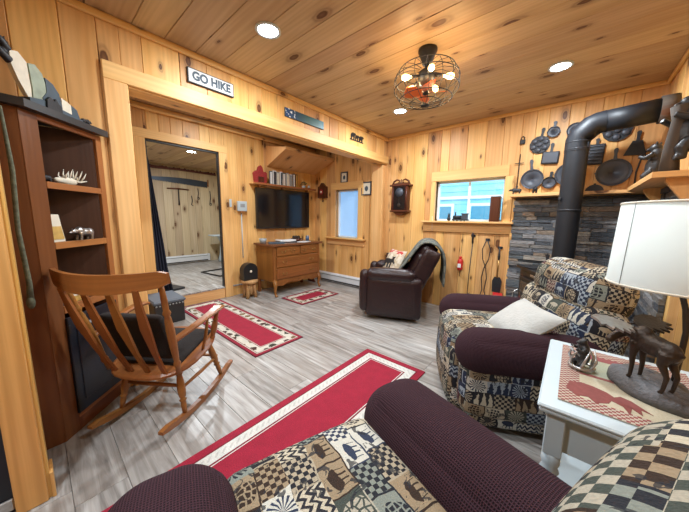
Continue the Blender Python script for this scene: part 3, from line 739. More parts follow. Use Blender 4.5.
# things on the bookcase
def fig_at(name, loc, rz, label, cat='figurine', group=None): return thing(name, label, cat, loc, rz, group)
def antler(g, base, d, n=5, s=1.0):
    b = Vector(base); d = Vector(d).normalized(); side = Vector((0, 0, 1))
    pts = [b+d*(s*.02*i)+Vector((0, 0, 1))*s*.004*i for i in range(7)]
    g.tube(pts, [s*.006*(1-.08*i) for i in range(7)], 7)
    for i in range(1, n+1):
        p = pts[min(6, i)]; g.tube([p, p+Vector((d.y*.25+d.x*.3, -d.x*.25+d.y*.3, 1))*s*.022, p+Vector((d.x*.5, d.y*.5, 1.9))*s*.022], [s*.004, s*.003, s*.0008], 6)
t = fig_at('antler_carving', bc(.27, -.06, 1.378), R(135), 'small white antler carving on the upper bookcase shelf')
g = G(); g.blob((0, 0, .028), (.06, .022, .024)); g.blob((-.05, 0, .028), (.03, .014, .016))
g.build('carved_body', 'bone', t, remesh=.004)
g = G()
for s in (-1, 1):
    for x, l in ((-.03, .03), (0, .05), (.03, .045), (.06, .05), (.085, .04)):
        g.tube([(x*.8, s*.008, .03), (x, s*.02, .04+l*.5), (x+.012, s*.024, .045+l)], [.005, .004, .001], 6)
    g.tube([(.02, s*.006, .03), (.06, s*.02, .03), (.10, s*.02, .04)], [.006, .005, .002], 6)
g.build('antler_tines', 'bone', t)
def bear_body(g, s=1.0):
    g.blob((0, 0, .055*s), (.055*s, .026*s, .028*s)); g.blob((.035*s, 0, .065*s), (.03*s, .025*s, .028*s)); g.blob((-.035*s, 0, .055*s), (.03*s, .026*s, .028*s))
    g.blob((.075*s, 0, .062*s), (.02*s, .016*s, .016*s)); g.tube([(.08*s, 0, .06*s), (.105*s, 0, .052*s)], [.011*s, .006*s], 8)
    for q in (-1, 1):
        g.blob((.07*s, q*.012*s, .078*s), (.005*s, .004*s, .006*s))
        for x in (-.04, .038): g.tube([(x*s, q*.014*s, .05*s), ((x+.003)*s, q*.016*s, .02*s), ((x+.004)*s, q*.016*s, .003*s), ((x+.014)*s, q*.016*s, .003*s)], [.014*s, .010*s, .009*s, .006*s], 8)
    return g
bp = bc(.33, -.055, 1.070)
at(bear_body(G(), .85), 'bear_figurine', 'silver', bp, R(-50), 'silver bear figurine walking on the middle bookcase shelf', 'figurine', remesh=.003)
t = thing('leaning_picture', 'small gold and cream picture leaning on the middle bookcase shelf', 'picture', bc(.145, -.05, 1.07), R(135))
m = Matrix.Rotation(R(-8), 4, 'X')
G().box((0, 0, .075), (.10, .012, .15), m, .002).build('picture_board', 'cream', t); G().box((0, -.008, .05), (.085, .002, .07), m).build('painted_scene', 'gold', t)
t = thing('small_bottle', 'small white bottle on the lower open bookcase shelf', 'bottle', bc(.115, -.03, .725))
G().lathe([(.001, 0), (.014, 0), (.014, .04), (.008, .048), (.008, .052), (.001, .052)], sides=16).build('bottle_body', 'grey', t)
G().lathe([(.001, .052), (.009, .052), (.009, .068), (.001, .068)], sides=16).build('cap', 'white', t)
t = thing('small_tin', 'pale shallow tin beside the white bottle in the bookcase', 'tin', bc(.21, -.05, .725), R(135))
G().box((0, 0, .018), (.11, .06, .036), None, .006).build('tin_body', 'gold', t); G().box((0, 0, .04), (.114, .064, .008), None, .003).build('lid', 'cream', t)
at(bear_body(G(), .5), 'small_bear_figurine', 'iron_dark', bc(.115, -.035, 1.377), R(-50), 'tiny dark figurine at the left of the upper bookcase shelf', 'figurine', remesh=.002)
# metal moose cut-out on top
t = thing('moose_sculpture', 'painted metal moose sculpture with dark antlers on the black bookcase top', 'sculpture', bc(.10, -.005, HB+.036), math.atan2(dv.y, dv.x)); t.scale = (1, 1, 1.2)
XZ = Matrix(((1, 0, 0, 0), (0, 0, 1, 0), (0, 1, 0, 0), (0, 0, 0, 1)))
def cut(poly, th=.006, off=0): return G().prism(poly, off-th/2, off+th/2, XZ)
cut([(-.035, .15), (-.005, .158), (.025, .135), (.035, .10), (.045, .05), (.03, 0), (-.035, .0), (-.03, .06)], .03).build('head_panel', 'sage', t)
cut([(-.105, .165), (-.07, .175), (-.036, .15), (-.031, .06), (-.036, .0), (-.055, .03), (-.085, .075), (-.105, .12)], .02, .0).build('muzzle_band', 'bone', t)
cut([(.035, .125), (.07, .115), (.10, .085), (.11, .03), (.105, 0), (.03, 0), (.01, .04), (.035, .07)], .035).build('shoulder_panel', 'slate', t)
cut([(.112, 0), (.112, .075), (.145, .068), (.165, .06), (.165, 0)], .03).build('body_panel', 'bone', t)
cut([(.167, 0), (.167, .062), (.20, .05), (.212, .02), (.212, 0)], .03).build('rump_panel', 'slate', t)
g = G()
g.tube([(-.10, 0, .13), (-.135, 0, .15), (-.16, 0, .17)], [.016, .014, .006], 8); g.tube([(-.10, 0, .165), (-.125, 0, .19), (-.15, 0, .205)], [.016, .014, .006], 8)
for a, b in (((-.125, 0, .145), (-.12, 0, .175)), ((-.14, 0, .155), (-.17, 0, .15)), ((-.12, 0, .185), (-.105, 0, .21)), ((-.135, 0, .195), (-.165, 0, .19))): g.tube([a, b], [.008, .002], 6)
g.blob((-.12, 0, .15), (.022, .008, .016)); g.blob((-.115, 0, .185), (.022, .008, .014))
g.build('antlers', 'iron_dark', t, remesh=.003)
cut([(.01, 0), (.015, .035), (.03, .05), (.05, .04), (.06, .052), (.075, .035), (.085, .03), (.09, 0)], .012, -.028).build('pinecone_relief', 'iron_dark', t)
cut([(-.06, 0), (-.06, .02), (.0, .03), (.22, .012), (.22, 0)], .05).build('plinth', 'slate', t)
at(bear_body(G(), .42), 'miniature_moose', 'iron_dark', bc(.36, .0, HB+.036), math.atan2(dv.y, dv.x), 'tiny black animal figure at the far end of the bookcase top', 'figurine', remesh=.002)
g = G(); g.tube([(0, 0, .85), (0, .006, .6), (.004, -.004, .35), (0, .004, .12), (0, 0, .03)], [.005, .008, .008, .009, .012], 8); g.blob((0, 0, .03), (.018, .014, .03))
at(g, 'hanging_strap', plain('camouflage_webbing', (.12, .13, .085), .9, noise=.9, nscale=60), (-1.80, -.037, .80), 0, 'narrow olive camouflage strap hanging between the door casing and bookcase', 'strap')

# ------------------------------------------------------------------ rocking chair
t = thing('rocking_chair', 'brown wooden spindle back rocking chair with dark cushions', 'rocking chair', (-1.935, .515, 0), math.atan2(.81, -.585))
def seatshape(rx, ry, n=28):
    P = []
    for k in range(n):
        a = 2*math.pi*k/n; c, s = math.cos(a), math.sin(a)
        P.append((rx*math.copysign(abs(c)**.75, c), ry*math.copysign(abs(s)**.75, s)))
    return P
g = G(); P0 = seatshape(.225, .25)
vs = [(x*.93, y*.93, .375) for x, y in P0]+[(x, y, .39) for x, y in P0]+[(x, y, .402) for x, y in P0]+[(x*.95, y*.95, .412) for x, y in P0]; n = len(P0)
fs = [tuple(range(n))[::-1], tuple(range(3*n, 4*n))]; us = [[(y, x) for x, y in P0][::-1], [(y, x) for x, y in P0]]
for r in range(3):
    for k in range(n):
        k2 = (k+1) % n; fs.append((r*n+k, r*n+k2, (r+1)*n+k2, (r+1)*n+k)); us.append([(P0[k][1]+r*.01, P0[k][0]), (P0[k2][1]+r*.01, P0[k2][0]), (P0[k2][1]+r*.01+.01, P0[k2][0]), (P0[k][1]+r*.01+.01, P0[k][0])])
vs = [(x*1.12-.03, y*1.04, z-.045+(x+.05)*.20) for x, y, z in vs]; g.raw(vs, fs, us, .3, False); g.build('seat', 'rocker', t)
def turned(a, b, r, k=1.0):
    a, b = Vector(a), Vector(b); prof = [(0, .75), (.08, .8), (.12, 1.15), (.15, .8), (.2, .9), (.35, 1.2), (.5, 1.25), (.62, 1.0), (.66, .75), (.69, 1.2), (.72, .8), (.8, .9), (1, .65)]
    return G().tube([a.lerp(b, p) for p, _ in prof], [r*q for _, q in prof], 12)
for s in (-1, 1):
    Rr = 1.1; pts = []
    g = G(); n = 15; prev = None; verts = []; fcs = []; uvs = []
    for i in range(n):
        x = -.37+.74*i/(n-1); z = Rr-math.sqrt(Rr*Rr-x*x); yy = s*(.205+.0*x); w = .014
        hgt = .036 if 0 < i < n-1 else .020
        verts += [(x, yy-w, z+.002), (x, yy+w, z+.002), (x, yy+w, z+hgt), (x, yy-w, z+hgt)]
    for i in range(n-1):
        for k in range(4):
            k2 = (k+1) % 4; fcs.append((i*4+k, i*4+k2, (i+1)*4+k2, (i+1)*4+k)); uvs.append([(k*.03, i*.05), (k*.03+.03, i*.05), (k*.03+.03, i*.05+.05), (k*.03, i*.05+.05)])
    fcs += [(3, 2, 1, 0), tuple((n-1)*4+k for k in range(4))]; uvs += [[(0, 0)]*4]*2
    g.raw(verts, fcs, uvs, .5 if s > 0 else .7); g.build('rocker', 'rocker', t)
    turned((-.15, s*.16, .315), (-.18, s*.205, .045), .018).build('leg', 'rocker', t)
    turned((.14, s*.16, .37), (.22, s*.205, .05), .018).build('leg', 'rocker', t)
    G().tube([(-.155, s*.188, .20), (.03, s*.19, .20), (.19, s*.188, .20)], [.008, .012, .008], 8).build('stretcher', 'rocker', t)
    # back post, arm, arm posts
    turned((-.215, s*.215, .33), (-.36, s*.268, .90), .017).build('back_post', 'rocker', t)
    g = G(); pts = [(-.275, s*.235, .545), (-.14, s*.27, .58), (.02, s*.285, .605), (.11, s*.28, .615), (.15, s*.275, .605)]
    prof = [(-.024, -.009), (.024, -.009), (.028, .004), (.02, .012), (-.02, .012), (-.028, .004)]
    vs = [(x, y_+u*q, z+v) for (x, y_, z), q in zip(pts, (.6, .8, 1.0, 1.35, 1.0)) for u, v in prof]; fs = []; us = []
    for i in range(len(pts)-1):
        for k in range(6):
            k2 = (k+1) % 6; fs.append((i*6+k, i*6+k2, (i+1)*6+k2, (i+1)*6+k)); us.append([(k*.02, i*.12), (k*.02+.02, i*.12), (k*.02+.02, i*.12+.12), (k*.02, i*.12+.12)])
    fs += [(5, 4, 3, 2, 1, 0), tuple((len(pts)-1)*6+k for k in range(6))]; us += [[(0, 0)]*6]*2
    g.raw(vs, fs, us, .2, False); g.build('armrest', 'rocker', t)
    turned((.10, s*.225, .375), (.10, s*.275, .60), .016).build('arm_post', 'rocker', t)
    G().tube([(-.03, s*.235, .355), (-.02, s*.26, .46), (-.02, s*.28, .585)], [.008, .011, .008], 8).build('arm_spindle', 'rocker', t)
for x in (-.16, .20): G().tube([(x, -.195, .21), (x, 0, .21), (x, .195, .21)], [.009, .013, .009], 8).build('stretcher', 'rocker', t)
for i in range(4):
    u = (i-1.5)*.105
    a = Vector((-.235, u*.95, .325)); b = Vector((-.385-.055*(1-(u/.3)**2), u*1.22, .87)); g = G()
    pr = [(0, .011, .007), (.12, .012, .008), (.3, .014, .007), (.6, .026, .006), (.8, .020, .006), (1, .012, .006)]
    vs = []; fs = []; us = []
    for p, w, d in pr:
        c = a.lerp(b, p)+Vector((-.02*math.sin(math.pi*p), 0, 0))
        vs += [(c.x-d, c.y-w, c.z), (c.x+d, c.y-w, c.z), (c.x+d, c.y+w, c.z), (c.x-d, c.y+w, c.z)]
    for r in range(len(pr)-1):
        for k in range(4):
            k2 = (k+1) % 4; fs.append((r*4+k, r*4+k2, (r+1)*4+k2, (r+1)*4+k)); us.append([(k*.03, r*.1), (k*.03+.03, r*.1), (k*.03+.03, r*.1+.1), (k*.03, r*.1+.1)])
    fs += [(3, 2, 1, 0), tuple((len(pr)-1)*4+k for k in range(4))]; us += [[(0, 0)]*4]*2
    g.raw(vs, fs, us, None, False); g.build('back_slat', 'rocker', t)
g = G(); n = 21; vs = []; fs = []; us = []
for i in range(n):
    u = -1+2*i/(n-1); x = -.355-.095*(1-u*u); yy = u*.31
    top = .958-.012*(1-u*u); bot = .880-.030*(1-u*u)
    if i in (0, n-1): top -= .012; bot += .012
    vs += [(x-.011, yy, bot), (x+.011, yy, bot), (x+.004, yy, top), (x-.018, yy, top)]
for i in range(n-1):
    for k in range(4):
        k2 = (k+1) % 4; fs.append((i*4+k, i*4+k2, (i+1)*4+k2, (i+1)*4+k)); uu = [0, .02, .12, .14, .26]; us.append([(uu[k], i*.03), (uu[k+1], i*.03), (uu[k+1], i*.03+.03), (uu[k], i*.03+.03)])
fs += [(3, 2, 1, 0), tuple((n-1)*4+k for k in range(4))]; us += [[(0, 0)]*4]*2
g.raw(vs, fs, us, .45, False); g.build('crest_rail', 'rocker', t)
DK = plain('dark_brown_corduroy', (.013, .009, .008), .95, noise=.3, nscale=30, bump=.3); M['corduroy'] = DK
G().rbox((-.01, 0, .0), (.35, .38, .036), .017, Matrix.Translation((0, 0, .388)) @ Matrix.Rotation(R(-11), 4, 'Y'), n=8, bulge=(0, 0, .012)).build('seat_cushion', 'corduroy', t)
m = Matrix.Translation((-.225, 0, .545)) @ Matrix.Rotation(R(-17), 4, 'Y')
G().rbox((0, 0, 0), (.05, .36, .30), .024, m, n=8, bulge=(.012, 0, 0)).build('back_cushion', 'corduroy', t)

# ------------------------------------------------------------------ storage box by the step
t = thing('storage_box', 'dark storage box with a grey lid by the doorway behind the rocking chair', 'box', (-3.60, .93, 0), R(0))
G().box((0, 0, .12), (.42, .30, .24), None, .01).build('box_body', 'black', t); G().box((0, 0, .26), (.45, .33, .045), None, .015).build('lid', plain('slate_lid', (.10, .12, .15), .6), t)
g = G()
for k in range(9): g.blob((.213, -.13+k*.0325, .225), (.006, .010, .010), seg=8)
g.build('scalloped_edging', 'grey', t)

# ------------------------------------------------------------------ doorway curtain and far room things
g = G(); n = 26; vs = []; fs = []; us = []
rows = [(2.09, .03, .015), (1.85, .05, .045), (1.2, .08, .10), (.85, .09, .13), (.55, .11, .15), (.2, .13, .20)]
for z, o0, w in rows:
    for i in range(n):
        u = i/(n-1); vs.append((.018*math.sin(u*math.pi*9), u*w, z-.175))
for r in range(len(rows)-1):
    for i in range(n-1): fs.append((r*n+i, r*n+i+1, (r+1)*n+i+1, (r+1)*n+i)); us.append([(0, 0)]*4)
g.raw(vs, fs, us, .5, True)
o = at(g, 'doorway_curtain', 'navy', (AX-.12, dy0+.01, .175), 0, 'navy curtain gathered at the left of the doorway', 'curtain')
o.modifiers.new('thick', 'SOLIDIFY').thickness = .004
g = G()
g.tube([(0, 0, 0), (0, .65, .02), (0, 1.42, .0)], .022, 8)
for k in range(40): g.blob((.01, .03+k*.035, .02+random.uniform(-.01, .02)), (.018, .02, .018), seg=8)
at(g, 'pinecone_garland', plain('dark_red_brown', (.11, .035, .03), .7, noise=.5, nscale=40), (FX+.04, 1.50, 2.18), 0, 'dark reddish garland along the top of the far room wall', 'garland')
t = thing('crosscut_saw', 'long blue-grey crosscut saw hung on the far room wall', 'saw', (FX+.012, 1.62, 1.90), 0)
YZ = Matrix(((0, 0, 1, 0), (1, 0, 0, 0), (0, 1, 0, 0), (0, 0, 0, 1)))
top = [(x, .10+.03*math.sin(math.pi*x/1.15)) for x in (1.12, .9, .7, .5, .3, .1, 0)]
bot = []
for k in range(40): x = k*1.12/40; bot += [(x, .055-.075*(x/1.12)), (x+.014, .035-.075*(x/1.12))]
G().prism(bot+top, 0, .004, YZ).build('blade', 'steel', t)
for x in (.0, 1.12): G().tube([(.015, x, .0), (.015, x, .15)], .015, 8).build('handle', 'stump', t)
t = thing('hand_auger', 'old T handled auger on the far room wall below the saw', 'tool', (FX+.02, 2.12, 1.45), 0)
G().tube([(0, -.21, .34), (0, 0, .35), (0, .21, .34)], [.012, .017, .012], 8).build('handle', 'mahog', t); G().tube([(0, 0, .34), (0, 0, .10), (0, 0, 0)], [.009, .012, .016], 8).build('shaft', 'iron_dark', t)
for i, (yy, zz, l, lb) in enumerate(((2.52, 1.62, .22, 'small iron hook hanging just under the right end of the saw'), (2.78, 1.50, .30, 'long thin iron tongs hanging at the right of the far room wall'), (2.38, 1.45, .22, 'thin cord hanging beside the auger on the far wall'))):
    g = G(); g.tube([(0, 0, l), (0, .01, l*.5), (0, -.012, l*.1), (0, .02, 0)], .008, 7)
    if i < 2: g.tube([(0, .0+.022*math.cos(a), .0+.03*math.sin(a)) for a in [k*math.pi/4 for k in range(8)]], .006, 6, closed=True)
    at(g, 'hanging_hook', 'iron_dark', (FX+.012, yy, zz), 0, lb, 'hook')
def heater(name_lbl, loc, rz, L):
    t = thing('baseboard_heater', name_lbl, 'heater', loc, rz)
    g = G().prism([(0, 0), (.055, 0), (.055, .11), (.035, .15), (0, .16)], -L/2, L/2, Matrix(((0, 0, 1, 0), (1, 0, 0, 0), (0, 1, 0, 0), (0, 0, 0, 1)))); g.build('casing', 'heater', t)
    G().box((0, .056, .125), (L-.06, .008, .014)).build('upper_vent', 'grey', t); G().box((0, .057, .02), (L-.06, .006, .022)).build('lower_vent', 'black', t)
    for s in (-1, 1): G().box((s*(L/2-.02), .030, .08), (.05, .063, .163), None, .004).build('end_cap', 'heater', t)
    return t
heater('white baseboard heater along the far room wall', (FX+.004, 2.1, .19), R(-90), 1.15)
heater('white baseboard heater under the alcove window', (-3.12, BY-.003, .02), R(180), 1.5)
g = G().box((0, 0, .015), (.32, .22, .03), None, .004); at(g, 'floor_mat', 'black', (-4.35, 1.22, .171), R(15), 'small black mat just inside the doorway', 'mat')
t = thing('white_stand', 'white stand with curved side at the right edge of the far room', 'stand', (-6.2, 2.95, .171), 0)
G().lathe([(.17, 0), (.19, .05), (.15, .2), (.14, .45), (.2, .6), (.21, .63), (.001, .63)], sides=24).build('pedestal', 'white', t); G().box((.03, -.18, .62), (.30, .36, .03), None, .01).build('top', 'white', t)
g = G()
for x in (-.3, .3):
    g.box((x, 0, .012), (.02, .40, .02))
for y_ in (-.2, .2): g.box((0, y_, .012), (.6, .02, .02))
at(g, 'floor_frame', 'black', (-4.95, 2.22, .172), R(8), 'thin black frame lying on the far room floor', 'frame')

# wall plate, thermostat
g = G(); g.box((0, 0, .0), (.008, .075, .115), None, .003); g.box((.006, 0, 0), (.008, .03, .06), None, .002)
at(g, 'light_switch', 'white', (AX+.005, 1.94, 1.42), 0, 'white light switch plate right of the doorway', 'switch')
t = thing('thermostat', 'white thermostat box with conduit running down the wall', 'thermostat', (AX+.002, 2.13, 1.38))
G().box((.02, 0, 0), (.04, .15, .15), None, .006).build('housing', 'white', t); G().box((.042, 0, .01), (.004, .07, .05)).build('display', 'grey', t)
G().tube([(.012, -.01, -.06), (.012, -.01, -.80)], .007, 8).build('conduit', 'white', t); G().box((.02, -.01, -.085), (.03, .05, .04), None, .004).build('junction', 'cab_edge', t)

# log stool with black arched thing
t = thing('log_stool', 'small stool of rough split log standing left of the dresser', 'stool', (-3.68, 2.08, 0))
prof = [(.10, 0), (.092, .06), (.088, .15), (.095, .22), (.115, .235), (.12, .262), (.001, .265)]
g = G(); g.lathe([(.001, .22), (.115, .225), (.125, .24), (.122, .27), (.001, .275)], sides=20); g.build('seat', 'stump', t)
for a in (40, 130, 220, 310):
    c, s_ = math.cos(R(a)), math.sin(R(a)); G().tube([(c*.09, s_*.09, .0), (c*.075, s_*.075, .12), (c*.06, s_*.06, .23)], [.026, .024, .03], 9).build('leg', 'stump', t)
G().lathe([(.06, .05), (.055, .15), (.07, .225)], sides=14).build('stump_core', 'stump', t)
t = thing('arched_ornament', 'black arch topped box with a round pale emblem on the log stool', 'ornament', (-3.69, 2.08, .276))
ar = [(-.11, 0), (.11, 0), (.115, .12)]+[(.115*math.cos(R(a)), .14+.115*math.sin(R(a))) for a in range(0, 181, 15)]+[(-.115, .12)]
mYZ = Matrix(((0, 0, 1, 0), (1, 0, 0, 0), (0, 1, 0, 0), (0, 0, 0, 1)))
G().prism(ar, -.06, .06, mYZ).build('case', 'bezel', t)
g = G(); m = Matrix.Translation((.061, 0, .13)) @ Matrix.Rotation(R(90), 4, 'Y'); g.lathe([(.001, 0), (.016, 0), (.02, .002), (.016, .004), (.001, .004)], sides=20, mat=m); g.build('emblem', 'bone', t)

# ------------------------------------------------------------------ dresser
t = thing('dresser', 'antique oak dresser of four drawers on short legs under the television', 'dresser', (-3.89, 2.80, 0))
D, W, HT = .50, 1.00, .81
G().box((D/2, 0, .505), (D-.02, W-.06, .57), None, .004, None, 1).build('carcass', 'dresser', t)
g = G(); n = 17; pl = [(-.0, -W/2-.01)]+[(D+.03+.012*math.cos((k/(n-1)*2-1)*math.pi*2), -W/2-.01+(W+.02)*k/(n-1)) for k in range(n)]+[(0, W/2+.01)]
g.prism(pl, HT-.028, HT); tp = g.build('top', 'dresser_top', t)
for s in (-1, 1):
    g = G().box((D-.02, s*(W/2-.045), .50), (.045, .045, .59), None, .006); g.build('corner_post', 'dresser', t)
    g = G(); g.tube([(D-.02, s*(W/2-.045), .25), (D+.012, s*(W/2-.035), .17), (D-.012, s*(W/2-.045), .07), (D+.02, s*(W/2-.04), .015), (D+.03, s*(W/2-.04), 0)], [.034, .03, .018, .022, .022], 10); g.build('leg', 'dresser', t)
    G().box((.04, s*(W/2-.05), .12), (.045, .045, .24), None, .004).build('leg', 'dresser', t)
ap = [(-W/2+.06, .25), (W/2-.06, .25), (W/2-.06, .17), (.30, .15), (.22, .185), (.1, .19), (0, .165), (-.1, .19), (-.22, .185), (-.30, .15), (-W/2+.06, .17)]
G().prism(ap, D-.03, D-.008, YZ).build('apron', 'dresser', t)
def drawer(y0, y1, z0, z1, pulls):
    d = G().box((D-.004, (y0+y1)/2, (z0+z1)/2), (.026, y1-y0, z1-z0), None, .006).build('drawer', 'dresser', t)
    for py in pulls:
        g = G(); zc = (z0+z1)/2+.005
        for q in (-.035, .035): g.blob((D+.012, py+q, zc), (.006, .011, .011), seg=8)
        g.tube([(D+.014, py-.035, zc), (D+.022, py-.025, zc-.022), (D+.024, py, zc-.028), (D+.022, py+.025, zc-.022), (D+.014, py+.035, zc)], .0035, 6); g.build('drawer_pull', 'brass', d)
    G().blob((D+.010, (y0+y1)/2, (z0+z1)/2+.02), (.003, .006, .01), seg=8).build('keyhole', 'brass', d)
drawer(-W/2+.075, .025, .625, .765, (-.30, -.12)); drawer(.045, W/2-.075, .625, .765, (.12, .33))
drawer(-W/2+.075, W/2-.075, .45, .608, (-.28, .28)); drawer(-W/2+.075, W/2-.075, .265, .432, (-.28, .28))
# things on the dresser
dz = .811
t = thing('open_book', 'open white book lying near the middle of the dresser top', 'book', (-3.64, 2.74, dz), R(80))
G().box((0, 0, .006), (.30, .21, .012), None, .003).build('cover', 'slate', t)
for s in (-1, 1): G().box((s*.074, 0, .022), (.143, .20, .022), Matrix.Rotation(R(-s*4), 4, 'Y'), .004).build('pages', 'paper', t)
at(G().box((0, 0, .008), (.24, .17, .016), None, .002), 'magazine', 'slate', (-3.55, 2.49, dz), R(60), 'dark magazine flat on the left of the dresser top', 'magazine')
at(G().box((0, 0, .004), (.22, .15, .008), None, .002), 'magazine', 'paper', (-3.47, 2.99, dz), R(110), 'pale magazine flat right of the open book on the dresser', 'magazine')
t = thing('glass_dish', 'small clear glass dish at the left end of the dresser top', 'dish', (-3.74, 2.37, dz))
G().lathe([(.001, 0), (.045, 0), (.06, .07), (.056, .07), (.042, .006), (.001, .006)], sides=20).build('bowl', 'grey', t)
t = thing('pinecone_bowl', 'brown bowl of pinecones on the right half of the dresser', 'bowl', (-3.66, 2.98, dz))
G().lathe([(.001, 0), (.06, 0), (.10, .05), (.095, .05), (.055, .008), (.001, .008)], sides=20).build('bowl', 'mahog', t)
for k in range(5):
    a = k*1.256; o = at(G().blob((0, 0, .03), (.026, .026, .034), seg=10), 'pinecone', 'bronze', (-3.66+.045*math.cos(a), 2.98+.045*math.sin(a), dz+.035), a, 'brown pinecone heaped in the bowl on the dresser', 'pinecone', 'pinecones in the dresser bowl')
t = thing('blue_jar', 'small blue-grey jar at the right end of the dresser top', 'jar', (-3.62, 3.20, dz))
G().lathe([(.001, 0), (.032, 0), (.036, .05), (.028, .08), (.001, .08)], sides=18).build('jar_body', plain('blue_glaze', (.08, .14, .25), .3), t); G().lathe([(.001, .08), (.03, .08), (.03, .095), (.001, .095)], sides=18).build('lid', 'silver', t)
g = G(); g.prism([(0, 0), (.20, 0), (.02, .26), (0, .26)], 0, .02, Matrix(((1, 0, 0, 0), (0, 0, 1, 0), (0, 1, 0, 0), (0, 0, 0, 1))))
at(g, 'wedge_board', 'mahog', (-3.86, 3.42, 0), 0, 'dark wooden wedge standing between dresser and heater', 'board')

# television and shelf
t = thing('television', 'flat black television hung on the pine wall above the dresser', 'television', (AX+.01, 2.90, 1.358))
G().box((.015, 0, 0), (.03, .3, .3), None, .003).build('wall_bracket', 'bezel', t)
b = G().box((.05, 0, 0), (.045, 1.11, .655), None, .006).build('bezel', 'bezel', t)
G().box((.0735, 0, .006), (.003, 1.09, .625), None, 0).build('screen', 'blackgloss', t)
t = thing('wall_shelf', 'long narrow wooden shelf above the television', 'shelf', (AX+.002, 2.92, 1.73))
G().box((.07, 0, .009), (.14, 1.30, .018), None, .003).build('board', 'pine_trim', t); G().box((.142, 0, .007), (.008, 1.31, .03), None, .002).build('edge_strip', 'cab_edge', t)
for s in (-1, 1): G().box((.04, s*.5, -.025), (.07, .02, .05), None, .003).build('bracket', 'cab_edge', t)
sz = 1.749
t = thing('red_house_ornament', 'dark red fabric ornament at the left end of the television shelf', 'ornament', (AX+.07, 2.43, sz))
pts = [(-.11, 0), (.11, 0), (.12, .13), (.09, .15), (.06, .13), (.03, .20), (0, .22), (-.03, .20), (-.06, .13), (-.09, .15), (-.13, .12)]
G().prism([(x*.9, z*1.25) for x, z in pts], -.03, .03, YZ).build('body', 'redcloth', t); G().prism([(-.05, .02), (.05, .02), (.05, .10), (-.05, .10)], .03, .034, YZ).build('patch', 'mahog', t)
cols = [('slate', 'dark blue'), ('paper', 'white'), ('grey', 'grey'), ('paper', 'white'), ('slate', 'dark blue'), ('grey', 'grey'), ('paper', 'white'), ('iron', 'charcoal'), ('mahog', 'dark brown')]
yy = 2.60; widths = [.06, .075, .06, .05, .07, .06, .075, .05, .05]
ords = ['first', 'second', 'third', 'fourth', 'fifth', 'sixth', 'seventh', 'eighth', 'ninth']
for (c, nm), w, od in zip(cols, widths, ords):
    hh = .215+.02*random.random()
    t = thing('framed_card', '%s photo card on the television shelf, %s from the red ornament' % (nm, od), 'card', (AX+.07+random.uniform(-.01, .01), yy+w/2, sz), R(random.uniform(-6, 6)), 'photo cards on the television shelf')
    G().box((0, 0, hh/2), (.018, w-.006, hh), None, .002).build('card_frame', c, t); G().box((.0095, 0, hh/2), (.002, w-.022, hh-.03)).build('picture', ['paper', 'iron', 'bone', 'slate', 'paper', 'bone', 'grey', 'paper', 'gold'][ords.index(od)], t)
    yy += w+.004
t = thing('potted_plant', 'small dark green plant in a white pot at the right end of the television shelf', 'plant', (AX+.07, 3.33, sz))
G().lathe([(.001, 0), (.025, 0), (.035, .05), (.03, .05), (.001, .045)], sides=16).build('pot', 'white', t)
g = G()
for k in range(26):
    a = random.uniform(0, 6.28); e = random.uniform(.2, 1.2); r_ = random.uniform(.03, .07); g.blob((r_*math.cos(a)*math.cos(e), r_*math.sin(a)*math.cos(e), .05+.07*math.sin(e)), (.012, .010, .006), Matrix.Rotation(a, 3, 'Z'), seg=6)
g.build('leaves', plain('dark_leaf', (.02, .05, .02), .6), t)
t = thing('snow_globe', 'little white snow globe beside the plant on the television shelf', 'ornament', (AX+.09, 3.44, sz))
G().lathe([(.001, 0), (.026, 0), (.022, .016), (.001, .016)], sides=16).build('globe_base', 'mahog', t); G().blob((0, 0, .04), (.026, .026, .026)).build('globe', 'white', t)
# bulkhead on the TV wall
g = G(); g.prism([(AX, 2.04), (-3.44, 2.235), (-3.44, 2.275), (AX, 2.36)], -(BY-.002), -2.60, Matrix(((1, 0, 0, 0), (0, 0, -1, 0), (0, 1, 0, 0), (0, 0, 0, 1))))
struct('trim_bulkhead', g, 'pine_trim')
g = G().box((-3.43, 3.14, 2.258), (.02, 1.085, .05), None, .003); struct('trim_bulkhead_fascia', g, 'pine_trim')

# signs on the header wall
t = thing('hike_sign', 'long white GO HIKE sign with dark letters on the header wall', 'sign', (BX+.002, 1.035, 2.262))
G().box((.008, 0, 0), (.016, .355, .105), None, .002).build('sign_frame', 'iron_dark', t); G().box((.017, 0, 0), (.003, .34, .09)).build('sign_face', 'paper', t)
text_mesh('GO HIKE', .082, .001, 'lettering', 'slate', t, (.0195, 0, -.001), (R(90), 0, R(90)), .90)
t = thing('lake_banner', 'narrow blue-green painted lake plaque on the header wall', 'plaque', (BX+.002, 2.01, 2.258))
g = G().box((.006, 0, 0), (.012, .54, .085), None, .002); g.build('plaque_board', 'slate', t)
g = G().raw([(.0125, -.265, -.04), (.0125, .265, -.04), (.0125, .265, .04), (.0125, -.265, .04), (.014, -.265, -.04), (.014, .265, -.04), (.014, .265, .04), (.014, -.265, .04)], [(0, 1, 2, 3), (4, 5, 6, 7), (0, 1, 5, 4), (2, 3, 7, 6), (1, 2, 6, 5), (0, 3, 7, 4)], [[(0, 0), (.53, 0), (.53, .08), (0, .08)]]*6); g.build('painted_face', 'banner', t)
t = thing('bear_cutout', 'small black metal cutout of bears high on the header wall near the corner', 'wall ornament', (BX+.003, 2.90, 2.235))
bear2 = [(0, 0), (.018, 0), (.022, .03), (.05, .03), (.052, 0), (.07, 0), (.074, .04), (.085, .055), (.10, .058), (.10, .07), (.088, .078), (.08, .088), (.07, .078), (.04, .085), (.012, .075), (-.003, .05)]
